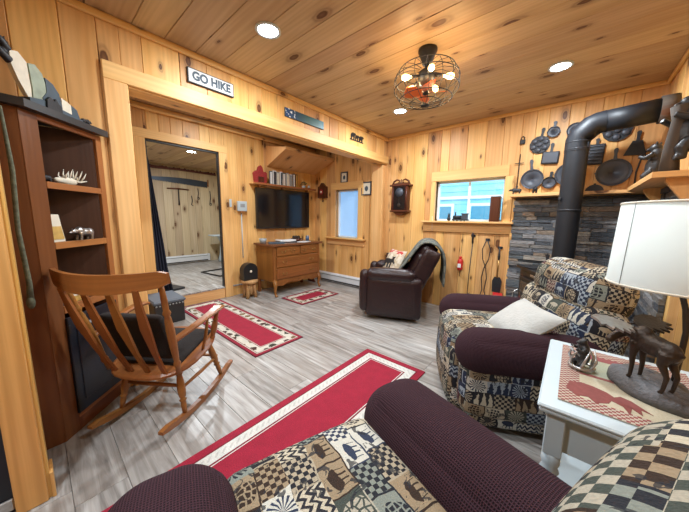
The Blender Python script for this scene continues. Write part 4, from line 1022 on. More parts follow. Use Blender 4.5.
for i, (oy, oz, sc) in enumerate(((-.12, .0, 1.0), (-.03, .0, .8), (.05, -.01, 1.0))):
    G().prism([(oy+x*sc, oz+z*sc) for x, z in bear2], 0, .005, YZ).build('bear_silhouette', 'black', t)
G().box((.003, .0, -.006), (.006, .28, .012)).build('base_bar', 'black', t)

# ------------------------------------------------------------------ back wall hangings
def wallpic(x, z, w, h, label, face='bone'):
    t = thing('framed_picture', label, 'picture', (x, BY-.002, z))
    g = G()
    for a, b, c, e in ((0, h/2-.01, w, .02), (0, -h/2+.01, w, .02), (-w/2+.01, 0, .02, h-.04), (w/2-.01, 0, .02, h-.04)): g.box((a, -.01, b), (c, .02, e), None, .003)
    g.build('frame', 'iron', t); G().box((0, -.005, 0), (w-.036, .006, h-.036)).build('picture', face, t)
    g = G(); g.blob((0, -.009, 0), (w*.18, .002, h*.2), seg=10); g.build('motif', 'slate', t)
wallpic(-3.17, 1.93, .16, .19, 'small framed picture above the alcove window')
wallpic(-2.68, 1.71, .20, .22, 'square framed picture right of the alcove window')
t = thing('cuckoo_clock', 'small dark carved wall clock left of the alcove window', 'clock', (-3.68, BY-.002, 1.71))
m3 = Matrix(((1, 0, 0, 0), (0, 0, -1, 0), (0, 1, 0, 0), (0, 0, 0, 1)))
G().prism([(-.10, -.12), (.10, -.12), (.10, .09), (.06, .10), (0, .16), (-.06, .10), (-.10, .09)], 0, .07, m3).build('case', 'mahog', t)
g = G(); mm = Matrix.Translation((0, -.071, -.01)) @ Matrix.Rotation(R(90), 4, 'X'); g.lathe([(.001, 0), (.05, 0), (.05, .006), (.001, .006)], sides=20, mat=mm); g.build('dial', 'redcloth', t)
g = G(); mm = Matrix.Translation((0, -.078, -.01)) @ Matrix.Rotation(R(90), 4, 'X'); g.lathe([(.001, 0), (.022, 0), (.022, .004), (.001, .004)], sides=16, mat=mm); g.build('dial_centre', 'bone', t)
G().tube([(.0, -.03, -.12), (.0, -.03, -.19)], [.008, .014], 8).build('pendulum', 'mahog', t)
t = thing('pendulum_clock', 'dark mahogany wall clock with scrolled top left of the wide window', 'clock', (-2.01, BY-.002, 1.52))
G().box((0, -.05, 0), (.25, .10, .36), None, .006).build('case', 'mahog', t)
G().box((0, -.055, .19), (.32, .13, .025), None, .006).build('cornice', 'mahog', t); G().box((0, -.055, -.185), (.30, .12, .025), None, .006).build('lower_moulding', 'mahog', t)
g = G()
for s in (-1, 1): g.tube([(s*.14, -.06, .205), (s*.12, -.06, .25), (s*.07, -.06, .275), (s*.03, -.06, .265), (s*.028, -.06, .235), (s*.05, -.06, .235)], [.014, .014, .012, .011, .010, .008], 8)
g.lathe([(.001, .20), (.014, .20), (.018, .225), (.008, .245), (.012, .26), (.001, .285)], (0, -.06, 0), 12); g.box((0, -.06, .21), (.26, .02, .03)); g.build('pediment', 'mahog', t)
G().prism([(-.11, -.20), (.11, -.20), (.06, -.235), (0, -.25), (-.06, -.235)], .0, .08, m3).build('base_scroll', 'mahog', t)
for s in (-1, 1): G().tube([(s*.115, -.105, -.17), (s*.115, -.105, .17)], .010, 10).build('column', 'mahog', t)
G().box((0, -.102, .0), (.19, .006, .33), None, .002).build('glass_door', 'blackgloss', t)
g = G(); mm = Matrix.Translation((0, -.106, .085)) @ Matrix.Rotation(R(90), 4, 'X'); g.lathe([(.001, 0), (.065, 0), (.065, .003), (.001, .003)], sides=28, mat=mm); g.build('dial', 'iron', t)
g = G(); g.tube([(0, -.107, 0), (0, -.107, -.09)], .003, 6); g.blob((0, -.108, -.10), (.028, .004, .028)); g.build('pendulum', 'bronze', t)

# things on the wide window sill
t = thing('train_ornament', 'dark little locomotive ornament on the wide window sill', 'ornament', (-1.14, BY-.035, 1.201))
G().box((0, 0, .018), (.20, .05, .02), None, .004).build('chassis', 'iron_dark', t)
g = G(); mm = Matrix.Translation((-.09, 0, .05)) @ Matrix.Rotation(R(90), 4, 'Y'); g.lathe([(.001, 0), (.024, 0), (.024, .10), (.001, .10)], sides=14, mat=mm); g.build('boiler', 'iron_dark', t)
G().box((.055, 0, .055), (.07, .05, .07), None, .004).build('cab', 'iron', t); G().box((.055, 0, .094), (.09, .06, .012), None, .003).build('roof', 'iron', t)
G().lathe([(.008, 0), (.008, .03), (.013, .045), (.001, .045)], (-.065, 0, .07), 10).build('chimney', 'iron_dark', t)
for x in (-.07, -.03, .02, .06):
    g = G(); mm = Matrix.Translation((x, -.032, .014)) @ Matrix.Rotation(R(90), 4, 'X'); g.lathe([(.001, -.003), (.014, -.003), (.014, .003), (.001, .003)], sides=12, mat=mm); g.build('wheel', 'iron_dark', t)
at(G().blob((0, 0, .03), (.025, .02, .03)).blob((0, 0, .07), (.017, .016, .018)).blob((.0, .0, .095), (.02, .018, .006)), 'sitting_figure', 'iron_dark', (-1.29, BY-.03, 1.20), 0, 'small dark seated figure left of the locomotive on the sill', 'figurine', remesh=.003)
t = thing('wooden_box', 'tall dark brown wooden box at the right end of the window sill', 'box', (-.745, BY-.03, 1.201))
G().box((0, 0, .15), (.105, .07, .30), None, .003).build('box_body', 'mahog', t); G().box((0, -.037, .15), (.085, .006, .27), None, .002).build('front_panel', 'mahog', t)
g = G().tube([(0, 0, 0), (.004, 0, -.1), (.012, -.004, -.2)], .0025, 6); at(g, 'blind_cord', 'vinyl', (-1.52, BY-.03, 1.26), 0, 'thin white blind cord hanging over the left of the window sill', 'cord')
# red canister, fire tools
t = thing('hanging_canister', 'small red canister hanging on a cord under the wide window', 'canister', (-1.10, BY-.03, .56))
G().lathe([(.001, 0), (.03, 0), (.034, .01), (.034, .12), (.022, .145), (.012, .15), (.001, .15)], sides=18).build('tank', 'red', t)
G().box((0, 0, .165), (.03, .03, .03), None, .005).build('valve', 'red', t); G().box((0, -.036, .06), (.04, .006, .05)).build('tank_label', 'paper', t)
G().tube([(0, 0, .18), (0, .02, .35), (.0, .022, .49)], .002, 6).build('cord', 'bezel', t); G().tube([(0, 0, .0), (.004, 0, -.05), (0, 0, -.09)], .003, 6).build('tail_strap', 'bezel', t)
def hook(x, z): return G().box((0, -.008, 0), (.05, .012, .03), None, .003).tube([(0, -.012, 0), (0, -.035, -.006), (0, -.04, .012)], .004, 6)
t = thing('fire_poker', 'long black iron fire poker hung on the wall, leftmost of the fire tools', 'fire tool', (-.97, BY-.001, .22), 0, 'fire tools on the back wall')
hook(0, 0).build('wall_hook', 'iron_dark', t).location = (0, 0, .80)
G().tube([(0, -.035, .84), (.0, -.035, .82), (.005, -.035, .70)], [.006, .012, .011], 8).build('handle', 'iron_dark', t); G().tube([(.005, -.035, .70), (-.01, -.035, .3), (-.015, -.035, 0)], [.006, .006, .004], 8).build('rod', 'iron_dark', t)
g = G().tube([(-.012, -.035, .05), (.012, -.035, .035), (.015, -.035, .06)], [.005, .005, .002], 6); g.build('barb', 'iron_dark', t)
t = thing('fire_tongs', 'black iron fire tongs with crossing arms, middle of the fire tools', 'fire tool', (-.80, BY-.001, .22), 0, 'fire tools on the back wall')
hook(0, 0).build('wall_hook', 'iron_dark', t).location = (0, 0, .76)
for s in (-1, 1): G().tube([(s*.004, -.036, .76), (s*.045, -.036, .64), (s*.035, -.036, .52), (-s*.012, -.036+s*.005, .40), (-s*.03, -.036+s*.005, .28), (-s*.012, -.036, .12), (-s*.03, -.036, .05), (-s*.004, -.036, 0)], .0055, 7).build('tong_arm', 'iron_dark', t)
t = thing('ash_shovel', 'black ash shovel with brass handle, rightmost of the fire tools', 'fire tool', (-.655, BY-.001, .34), 0, 'fire tools on the back wall')
hook(0, 0).build('wall_hook', 'iron_dark', t).location = (0, 0, .55)
G().tube([(0, -.035, .56), (0, -.035, .44), (0, -.035, .40)], [.006, .014, .009], 8).build('handle', 'iron_dark', t); G().tube([(0, -.035, .41), (0, -.035, .18)], .008, 8).build('shaft', 'brass', t)
G().prism([(-.045, 0), (.045, 0), (.052, .14), (.03, .19), (-.03, .19), (-.052, .14)], .028, .036, m3).build('pan', 'iron_dark', t)
t = thing('small_carton', 'red and white carton on the floor beside the stove', 'carton', (-.62, BY-.11, 0), R(12))
G().box((0, 0, .13), (.10, .14, .26), None, .004).build('carton_body', 'paper', t); G().box((0, 0, .29), (.104, .144, .10), None, .004).build('carton_top', 'red', t)

# ------------------------------------------------------------------ stone surround
def ledger(g, org, u, n, L, Hh, seed):
    rg = random.Random(seed); org, u, n = Vector(org), Vector(u), Vector(n)
    mt = Matrix(((*u, 0), (0, 0, 1, 0), (*n, 0), (0, 0, 0, 1))).transposed(); mt.translation = org
    z = 0
    while z < Hh-.005:
        h = min(rg.choice((.03, .038, .045, .05)), Hh-z); x = 0
        while x < L-.005:
            w = min(rg.uniform(.09, .32), L-x); d = rg.uniform(.015, .038)
            if L-x-w < .05: w = L-x
            g.box((x+w/2, z+h/2, d/2), (w-.002, h-.002, d), mt, .002, rg.random(), 0); x += w
        z += h
g = G(); ledger(g, (-.56, BY-.002, 0), (1, 0, 0), (0, -1, 0), 1.04, 1.47, 3); struct('wall_stone_surround', g, 'stone')
g = G(); ledger(g, (RX-.002, 2.62, 0), (0, 1, 0), (-1, 0, 0), 1.02, 1.47, 5); struct('wall_stone_side', g, 'stone')
t = thing('corner_shelf', 'pine mantel shelf wrapping the corner above the stone surround', 'shelf', (0, 0, 1.475))
G().box((-.10, BY-.10, .016), (.96, .19, .032), None, .004, None, 0).build('back_board', 'pine_trim', t)
G().prism([(.38, BY-.195), (.38, BY-.005), (RX-.005, BY-.005), (RX-.005, 2.36), (.31, 2.36), (.31, BY-.35)], 0, .032).build('side_board', 'pine_trim', t)
for yb_ in (2.42, 3.1): G().prism([(0, 0), (-.12, 0), (-.12, -.02), (-.02, -.17), (0, -.17)], 0, .03, Matrix.Translation((RX-.004, yb_, 0)) @ Matrix(((1, 0, 0, 0), (0, 0, 1, 0), (0, 1, 0, 0), (0, 0, 0, 1)))).build('bracket', 'pine_trim', t)
G().box((-.56, BY-.015, -.74), (.025, .024, 1.47), None, .003).build('edge_trim', 'pine_trim', t)
shz = 1.508

# ------------------------------------------------------------------ skillets on the wall
def pan(x, z, r, hl, ang, label, name='iron_skillet', body='round', mat='iron_dark', cat='skillet', grp='cast iron pans on the wall'):
    """ang: handle direction from +z, clockwise"""
    t = thing(name, label, cat, (x, BY-.003, z), 0, grp); t.rotation_euler = (0, R(ang), 0)
    rim = .028
    if body == 'round': g = G(); mm = Matrix.Rotation(R(90), 4, 'X'); g.lathe([(r*.84, .0085), (.001, .0065), (.001, .0095), (r*.82, .0105)], sides=32, mat=mm, open_=True); g.build('cooking_face', 'iron', t)
    if body == 'round':
        g = G(); mm = Matrix.Rotation(R(90), 4, 'X'); g.lathe([(.001, 0), (r*.88, 0), (r*.9, .002), (r, rim), (r*.97, rim), (r*.86, .008), (.001, .006)], sides=32, mat=mm); g.build('pan_body', mat, t)
        for s in (-1, 1): G().prism([(s*r*.97, .012), (s*r*1.06, .0), (s*r*.97, -.012)], .018, .027, m3).build('pour_lip', mat, t)
    elif body == 'back':     # back of the pan faces out
        g = G(); mm = Matrix.Rotation(R(90), 4, 'X'); g.lathe([(.001, .0), (r, .0), (r*.9, rim), (r*.86, rim), (r*.84, rim-.004), (.001, rim-.004)], sides=32, mat=mm); g.build('pan_body', mat, t)
    elif body == 'square': G().box((0, -.014, 0), (2*r, .028, 1.7*r), None, .012, seg=2).build('pan_body', mat, t); G().box((0, -.0285, 0), (1.7*r, .004, 1.4*r), None, .004).build('cooking_face', 'iron', t)
    elif body == 'trap':
        G().prism([(-r, -r), (r, -r), (r*.95, -r*.8), (r*.45, r*.75), (-r*.45, r*.75), (-r*.95, -r*.8)], .0, .022, m3).build('pan_body', mat, t)
    elif body == 'grid':
        G().box((0, -.012, 0), (2*r, .024, 3.1*r), None, .006).build('pan_body', mat, t)
        for k in range(6):
            g = G().box((0, -.026, -1.25*r+k*.5*r), (1.6*r, .012, .22*r), None, .003); g.build('corn_mould', 'iron', t)
    elif body == 'muffin':
        G().prism([(r*1.05*math.cos(R(a)), r*1.05*math.sin(R(a))) for a in range(0, 360, 30)], .0, .014, m3).build('pan_body', mat, t)
        for k in range(7):
            rr = 0 if k == 6 else r*.66; a = R(60*k+30); g = G(); mm = Matrix.Translation((rr*math.cos(a), -.014, rr*math.sin(a))) @ Matrix.Rotation(R(90), 4, 'X')
            g.lathe([(r*.29, -.001), (r*.27, .008), (r*.18, .013), (.001, .014)], sides=16, mat=mm); g.build('cup', 'iron', t)
    top = r*(.98 if body in ('round', 'back') else .75 if body == 'trap' else .85 if body == 'square' else 1.5 if body == 'grid' else .95)
    if hl > 0:
        g = G().prism([(-.014, top-.01), (.014, top-.01), (.010, top+hl*.4), (.016, top+hl*.85), (.008, top+hl), (-.008, top+hl), (-.016, top+hl*.85), (-.010, top+hl*.4)], .010, .024, m3); g.build('handle', mat, t)
    return t
pan(-.41, 1.675, .105, .11, -6, 'medium black skillet at the left end of the pans above the shelf', mat='iron')
pan(-.375, 2.035, .088, .085, 8, 'round muffin pan with seven cups hung upper left', body='muffin', name='muffin_pan', cat='pan')
pan(-.27, 1.885, .075, .085, 4, 'square black skillet hung under the muffin pan', body='square')
pan(-.265, 2.145, .055, .05, 4, 'small round skillet hung highest, left of the stove pipe', mat='iron')
pan(-.255, 1.625, .062, .055, 8, 'tiny round skillet just above the shelf left of the pipe')
pan(-.10, 1.70, .115, .0, 0, 'large skillet half hidden behind the left side of the stove pipe', mat='iron')
pan(-.09, 2.13, .07, .0, 0, 'round pan peeking out behind the elbow of the stove pipe', mat='iron')
pan(.085, 1.87, .062, .055, 2, 'long corn mould pan hung right of the stove pipe', body='grid', name='corn_mould_pan', cat='pan')
pan(.228, 1.685, .126, .10, 0, 'largest black skillet right of the stove pipe', mat='iron')
pan(.215, 2.075, .10, .0, 0, 'round cupped pancake pan tucked under the horizontal pipe', body='muffin', name='pancake_pan', cat='pan')
pan(.355, 1.90, .072, .085, 3, 'bell shaped black pan hung right of the largest skillet', body='trap', name='bell_shaped_pan', cat='pan')
t = thing('trivet', 'dark lid standing on the mantel behind the pipe, right side', 'lid', (.11, BY-.05, shz), 0)
G().prism([(.07*math.cos(R(a)), .07*math.sin(R(a))) for a in range(0, 181, 15)], -.01, .01, m3).build('lid_plate', 'iron_dark', t); G().box((0, 0, .074), (.02, .02, .014), None, .004).build('knob', 'iron_dark', t)
t = thing('long_toasting_fork', 'long thin toasting iron hung left of the pans', 'fork', (-.545, BY-.02, 1.56))
G().tube([(0, 0, .0), (.003, 0, .40)], .0045, 7).build('shaft', 'iron_dark', t); G().box((0, 0, .30), (.085, .008, .008), None, .002).build('crossbar', 'iron_dark', t); G().tube([(.0, 0, -.01), (.0, 0, .05)], [.003, .010], 8).build('point', 'iron_dark', t)
t = thing('iron_padlock', 'little black padlock shaped iron hung highest at the left of the pans', 'padlock', (-.535, BY-.015, 2.07))
G().box((0, 0, .02), (.05, .02, .05), None, .006).build('lock_body', 'iron_dark', t); G().tube([(-.016, 0, .04), (-.016, 0, .065), (0, 0, .08), (.016, 0, .065), (.016, 0, .04)], .005, 7).build('shackle', 'iron_dark', t)
at(bear_body(G(), .75), 'iron_bear_figurine', 'iron_dark', (-.53, BY-.12, shz), R(190), 'small black iron bear at the left end of the mantel shelf', 'figurine', remesh=.003)
at(bear_body(G(), .8), 'iron_bear_figurine', 'iron_dark', (-.36, BY-.14, shz), R(100), 'small black bear on the mantel under the medium skillet', 'figurine', remesh=.003)
g = G(); g.tube([(-.03, 0, 0), (-.035, 0, .15), (-.01, 0, .30), (.03, 0, .36), (.07, 0, .34), (.075, 0, .28)], .007, 7); g.tube([(-.01, 0, .30), (.03, 0, .29), (.05, 0, .20)], .006, 7)
at(g, 'iron_trammel_hook', 'iron_dark', (.41, BY-.05, shz+.01), 0, 'curved black iron hook standing at the corner of the mantel', 'hook')

# ------------------------------------------------------------------ stove and pipe
SA = math.atan2(-.44, -.9)
t = thing('wood_stove', 'black cast iron wood stove in front of the stone wall', 'stove', (-.07, 3.24, 0), SA)
G().box((0, 0, .43), (.46, .56, .56), None, .02, seg=2).build('firebox', 'stove', t)
tp = G().box((0, 0, .735), (.52, .62, .035), None, .012, seg=2).build('top_plate', 'stove', t)
for sx in (-1, 1):
    for sy in (-1, 1): G().tube([(sx*.19, sy*.23, .17), (sx*.205, sy*.245, .08), (sx*.21, sy*.25, 0)], [.035, .02, .03], 10).build('leg', 'stove', t)
d = G().box((.24, 0, .46), (.03, .40, .38), None, .01).build('door', 'stove', t)
G().box((.257, 0, .47), (.008, .31, .27), None, .004).build('door_glass', 'stoveglass', d); G().tube([(.26, -.19, .50), (.30, -.20, .46), (.30, -.20, .40)], .009, 8).build('door_handle', 'silver', d)
G().box((.25, 0, .20), (.07, .50, .02), None, .006).build('ash_lip', 'stove', t); G().box((.262, .12, .70), (.006, .09, .022), None, .003).build('maker_plate', 'silver', t)
G().lathe([(.10, .75), (.10, .78), (.092, .79)], sides=28, open_=True).build('flue_collar', 'stove', t)
t = thing('stove_pipe', 'black stove pipe rising from the stove and turning into the right wall', 'pipe', (-.055, 3.27, .76))
G().lathe([(.086, .03), (.086, 1.12)], sides=36, open_=True).build('vertical_pipe', 'pipe', t)
g = G()
E = [(0, 0, 1.17), (0, 0, 1.24), (.045, 0, 1.325), (.13, 0, 1.36), (.20, 0, 1.36)]
g.tube([(0, 0, 1.08), (0, 0, 1.185), (.012, 0, 1.215), (.085, 0, 1.288), (.115, 0, 1.300), (.17, 0, 1.306)], [.0885, .0885, .093, .093, .0885, .0885], 36, caps=False)
g.build('elbow', 'pipe', t)
G().tube([(.14, 0, 1.305), (.47, 0, 1.325)], .086, 36).build('horizontal_pipe', 'pipe', t)
for z in (.02, .55, 1.09, 1.15): G().lathe([(.086, z), (.0895, z+.004), (.0895, z+.012), (.086, z+.016)], sides=36, open_=True).build('seam_band', 'pipe', t)
G().box((-.075, -.06, .66), (.02, .03, .03), Matrix.Identity(4), .004).build('damper_knob', 'iron_dark', t)
G().tube([(.465, 0, 1.325), (.55, 0, 1.325)], .10, 32).build('wall_thimble', 'bark', t)
t = thing('stove_fan', 'small black heat powered fan on the stove top', 'fan', (-.13, 3.02, .753), SA)
G().box((0, 0, .04), (.03, .05, .08), None, .006).build('fan_base', 'iron_dark', t); G().lathe([(.001, -.02), (.016, -.02), (.016, .02), (.001, .02)], sides=12, mat=Matrix.Translation((0, 0, .10)) @ Matrix.Rotation(R(90), 4, 'Y')).build('fan_motor', 'iron_dark', t)
for k in range(4): G().prism([(.01, -.012), (.06, -.026), (.075, 0), (.06, .02), (.01, .012)], -.001, .001, Matrix.Translation((.024, 0, .10)) @ Matrix.Rotation(R(90), 4, 'Y') @ Matrix.Rotation(R(90*k+20), 4, 'Z') @ Matrix.Rotation(R(20), 4, 'X')).build('fan_blade', 'iron_dark', t)
g = G().lathe([(.001, 0), (.075, 0), (.085, .008), (.08, .012), (.001, .008)], sides=28); at(g, 'stove_trivet', 'iron_dark', (-.27, 3.22, .753), 0, 'round flat iron plate on the left of the stove top', 'plate')

# bears on the side shelf
def upright_bear(g, s=1.0):
    g.blob((0, 0, .12*s), (.055*s, .05*s, .085*s)); g.blob((0, 0, .20*s), (.042*s, .042*s, .05*s)); g.blob((.012*s, 0, .255*s), (.034*s, .032*s, .032*s)); g.blob((.045*s, 0, .248*s), (.02*s, .014*s, .013*s))
    for q in (-1, 1):
        g.blob((0, q*.025*s, .285*s), (.009*s, .006*s, .011*s)); g.tube([(0, q*.045*s, .21*s), (.035*s, q*.06*s, .18*s), (.075*s, q*.045*s, .20*s)], [.019*s, .016*s, .014*s], 8)
        g.tube([(0, q*.03*s, .09*s), (.035*s, q*.045*s, .05*s), (.03*s, q*.045*s, .01*s), (.055*s, q*.045*s, .012*s)], [.03*s, .024*s, .018*s, .015*s], 8)
    return g
o = at(upright_bear(G(), 1.0), 'standing_bear_figure', 'black', (.405, 3.02, shz-.004), R(150), 'black bear statue standing on the side shelf under the pipe end', 'figurine', remesh=.005)
t = thing('carved_bear_log', 'tall black carved bear clinging to a pale log at the right edge', 'sculpture', (.405, 2.58, shz), R(195))
g = G().tube([(.0, 0, 0), (.01, .01, .15), (-.01, 0, .32), (0, .0, .40)], [.045, .035, .034, .04], 12); g.build('log', 'bark', t)
g = upright_bear(G(), 1.3); o = g.build('bear', 'black', t, remesh=.006); o.location = (-.055, 0, .08)
G().blob((-.02, 0, .01), (.09, .08, .014)).build('plinth', 'black', t)

# ------------------------------------------------------------------ leather recliner
t = thing('leather_recliner', 'dark maroon leather recliner in the far corner with a blanket over its back', 'recliner', (-1.72, 3.03, 0), math.atan2(-.41, -.91))
def lean(g_, c, size, r, ang, n=12, bulge=(0, 0, 0), mtx=None, deform=None, uvoff=(0, 0)):
    m = Matrix.Translation(c) @ Matrix.Rotation(R(ang), 4, 'Y'); return g_.rbox((0, 0, 0), size, r, m, n, bulge, deform, uvoff)
G().rbox((-.02, 0, .25), (.62, .68, .42), .04, n=8).build('base', 'leather', t)
for s in (-1, 1):
    pn = G().rbox((-.02, s*.335, .29), (.66, .12, .50), .05, n=10, bulge=(0, .008, 0)).build('arm_panel', 'leather', t)
    G().rbox((.02, s*.33, .555), (.56, .17, .15), .07, n=12, bulge=(.02, 0, .012)).build('arm_pad', 'leather', pn)
    G().rbox((.33, s*.33, .35), (.12, .14, .52), .06, n=10).build('arm_front', 'leather', pn)
G().rbox((.05, 0, .45), (.56, .50, .18), .07, n=10, bulge=(0, 0, .02)).build('seat_cushion', 'leather', t)
G().rbox((.34, 0, .29), (.15, .52, .48), .07, n=12, bulge=(.03, 0, 0)).build('footrest', 'leather', t)
lean(G(), (-.28, 0, .63), (.20, .52, .46), .09, -24, 12, (.02, 0, 0)).build('backrest', 'leather', t)
lean(G(), (-.38, 0, .82), (.20, .50, .24), .09, -24, 10, (.015, 0, 0)).build('headrest', 'leather', t)
for s in (-1, 1): lean(G(), (-.35, s*.28, .62), (.19, .09, .54), .04, -24, 8).build('back_wing', 'leather', t)
# blanket draped over the back
g = G(); n = 22; mrows = []
path = [(-.01, .56), (-.10, .66), (-.18, .78), (-.25, .88), (-.30, .945), (-.36, .975), (-.44, .97), (-.52, .92), (-.585, .83), (-.605, .70), (-.60, .56), (-.595, .44)]
vs = []; fs = []; us = []
for i, (x, z) in enumerate(path):
    for j in range(n):
        u = j/(n-1); yy = -.33+.60*u+.02*math.sin(i*1.3)
        vs.append((x+.012*math.sin(u*17+i*.5)-.0, yy, z+.010*math.sin(u*13+i*.9)-(.05 if u < .06 else 0)))
for i in range(len(path)-1):
    for j in range(n-1):
        fs.append((i*n+j, i*n+j+1, (i+1)*n+j+1, (i+1)*n+j)); us.append([(i*.11, j*.03), (i*.11, j*.03+.03), (i*.11+.11, j*.03+.03), (i*.11+.11, j*.03)])
g.raw(vs, fs, us, .5, True); o = at(g, 'throw_blanket', 'blanket', (-1.72, 3.03, 0), math.atan2(-.41, -.91), 'grey green plaid blanket draped over the back of the leather recliner', 'blanket')
o.modifiers.new('thick', 'SOLIDIFY').thickness = .022; sb = o.modifiers.new('sub', 'SUBSURF'); sb.levels = 1; sb.render_levels = 1
t = thing('moose_pillow', 'cream pillow with black moose and red edge on the leather recliner', 'pillow', (-1.72, 3.03, 0), math.atan2(-.41, -.91))
mp = Matrix.Translation((.02, .0, .665)) @ Matrix.Rotation(R(38), 4, 'Z') @ Matrix.Rotation(R(-26), 4, 'Y')
def pil(mm, w, h, th, g=None):
    g = g or G(); n = 14; vs = []; fs = []; us = []
    for side in (1, -1):
        for i in range(n):
            for j in range(n):
                u, v = -1+2*i/(n-1), -1+2*j/(n-1); d = ((1-abs(u)**2.4)*(1-abs(v)**2.4))**.5
                pin = 1-.07*(1-abs(u*v)); vs.append(mm @ Vector((side*(th/2*d+.002), u*w/2*(1-.06*(1-v*v)*0)*pin/1.0, v*h/2*pin)))
    for sd in range(2):
        for i in range(n-1):
            for j in range(n-1):
                b = sd*n*n; fs.append((b+i*n+j, b+(i+1)*n+j, b+(i+1)*n+j+1, b+i*n+j+1)); us.append([(i*w/(n-1), j*h/(n-1)), ((i+1)*w/(n-1), j*h/(n-1)), ((i+1)*w/(n-1), (j+1)*h/(n-1)), (i*w/(n-1), (j+1)*h/(n-1))])
    for k in range(n-1):
        for a, b in ((k, k+1), ((n-1)*n+k, (n-1)*n+k+1), (k*n, (k+1)*n), (k*n+n-1, (k+1)*n+n-1)):
            fs.append((a, b, n*n+b, n*n+a)); us.append([(0, 0)]*4)
    return g.raw(vs, fs, us, .5, True)
pil(mp, .36, .34, .12).build('pillow_body', 'moosepillow', t)
moose = [(-.11, -.09), (-.085, -.09), (-.08, -.03), (-.03, -.03), (-.025, -.09), (0, -.09), (.0, -.03), (.03, -.01), (.04, -.09), (.06, -.09), (.06, 0), (.09, -.005), (.125, -.02), (.125, .0), (.09, .03), (.08, .06), (.10, .09), (.06, .075), (.03, .085), (.045, .045), (.02, .04), (-.03, .045), (-.10, .035), (-.12, .0)]
G().prism([(x*.9, y*.9-.02) for x, y in moose], .058, .066, mp @ Matrix(((0, 0, 1, 0), (1, 0, 0, 0), (0, 1, 0, 0), (0, 0, 0, 1)))).build('moose_print', 'black', t)
t = thing('cup', 'small black cup standing at the far arm of the leather recliner', 'cup', (-1.98, 3.30, .640))
G().lathe([(.001, 0), (.035, 0), (.04, .09), (.036, .09), (.03, .01), (.001, .01)], sides=18).build('cup_body', 'bezel', t); G().lathe([(.041, .07), (.043, .075), (.041, .085)], sides=18, open_=True).build('cup_rim', 'mahog', t)

# ------------------------------------------------------------------ tapestry recliners
def tapestry_chair(label, loc, rz, backh=.95, hm='lodge', hw=.70, aw=(.74, .25, .25)):
    t = thing('tapestry_recliner', label, 'recliner', loc, rz, 'lodge pattern recliners with maroon arm covers')
    G().rbox((-.03, 0, .20), (.78, .88, .32), .05, n=14, uvoff=(.1, .2)).build('base', 'lodge', t)
    G().rbox((.13, 0, .42), (.62, .54, .20), .075, n=14, bulge=(.02, 0, .02), uvoff=(.3, .1)).build('seat_cushion', 'lodge', t)
    G().rbox((.37, 0, .24), (.14, .60, .42), .06, n=14, bulge=(.03, 0, 0), uvoff=(.7, .5)).build('footrest', 'lodge', t)
    for s in (-1, 1):
        a = G().rbox((.02, s*.365, .32), (.76, .19, .46), .08, n=14, bulge=(0, .01, 0), uvoff=(.2*s, .4)).build('arm', 'lodge', t)
        G().rbox((.06, s*.365, .475), aw, .118, n=20, bulge=(.0, .01, .012)).build('arm_cover', 'waffle', a)
    lean(G(), (-.275, 0, .54), (.25, .80, .46), .10, -12, 14, (.03, 0, 0), uvoff=(.15, .35)).build('backrest', 'lodge', t)
    lean(G(), (-.345, 0, backh-.14), (.25, hw, .30), .12, -12, 16, (.02, 0, .01), uvoff=(.45, .15)).build('head_cushion', hm, t)
    return t
c1 = tapestry_chair('lodge patterned recliner with a white pillow, between end table and stove', (-.25, 2.07, 0), math.atan2(-.47, -.88))
c2 = tapestry_chair('lodge patterned recliner in the foreground seen from behind its back', (-.20, .37, 0), math.atan2(.31, -.95), .98, 'lodge_check', .72, (.80, .29, .28))
t = thing('cream_pillow', 'cream linen pillow leaning in the seat of the lodge patterned recliner', 'pillow', (-.19, 1.88, .49), R(0))
pil(Matrix.Translation((0, 0, .12)) @ Matrix.Rotation(R(215), 4, 'Z') @ Matrix.Rotation(R(-52), 4, 'Y'), .40, .30, .12).build('pillow_body', 'pillow', t)
# give the pillow a piped edge

# ------------------------------------------------------------------ end table
t = thing('end_table', 'white painted end table with turned legs and a lower shelf', 'table', (.195, 1.295, 0))
tw, tl = .455, .61; X0, X1, Y0, Y1 = -tw/2, tw/2, -tl/2, tl/2
G().box((0, 0, .628), (tw-.01, tl-.01, .018), None, .006).box((0, 0, .643), (tw, tl, .014), None, .005).build('table_top', 'white', t)
lt = [(.026, 0), (.026, .03), (.018, .045), (.026, .06), (.022, .10), (.028, .13), (.021, .14), (.027, .15), (.021, .16), (.027, .17), (.021, .18)]
for sx in (-1, 1):
    for sy in (-1, 1):
        cx, cy = sx*(tw/2-.05), sy*(tl/2-.05)
        G().box((cx, cy, .545), (.05, .05, .15), None, .003).lathe([(.014, 0), (.022, .02), (.018, .05), (.024, .10), (.026, .28), (.018, .33), (.026, .345), (.019, .36), (.027, .375), (.019, .39), (.027, .405), (.020, .42), (.026, .435), (.024, .475)], (cx, cy, 0), 16).build('leg', 'white', t)
for sy in (-1, 1): G().box((0, sy*(tl/2-.055), .55), (tw-.14, .02, .13), None, .002).build('apron', 'white', t)
for sx in (-1, 1): G().box((sx*(tw/2-.055), 0, .55), (.02, tl-.14, .13), None, .002).build('apron', 'white', t)
G().box((0, 0, .20), (tw-.11, tl-.11, .02), None, .004).build('lower_shelf', 'white', t)
g = G(); W_, L_ = .36, .50; v = []
U = [(0, 0), (W_, 0), (W_, L_), (0, L_)]; P = [(-W_/2, -L_/2), (W_/2, -L_/2), (W_/2, L_/2), (-W_/2, L_/2)]
g.raw([(x, y, 0) for x, y in P]+[(x, y, .004) for x, y in P], [(4, 5, 6, 7), (3, 2, 1, 0), (0, 1, 5, 4), (1, 2, 6, 5), (2, 3, 7, 6), (3, 0, 4, 7)], [U, U[::-1]]+[[(0, 0)]*4]*4)
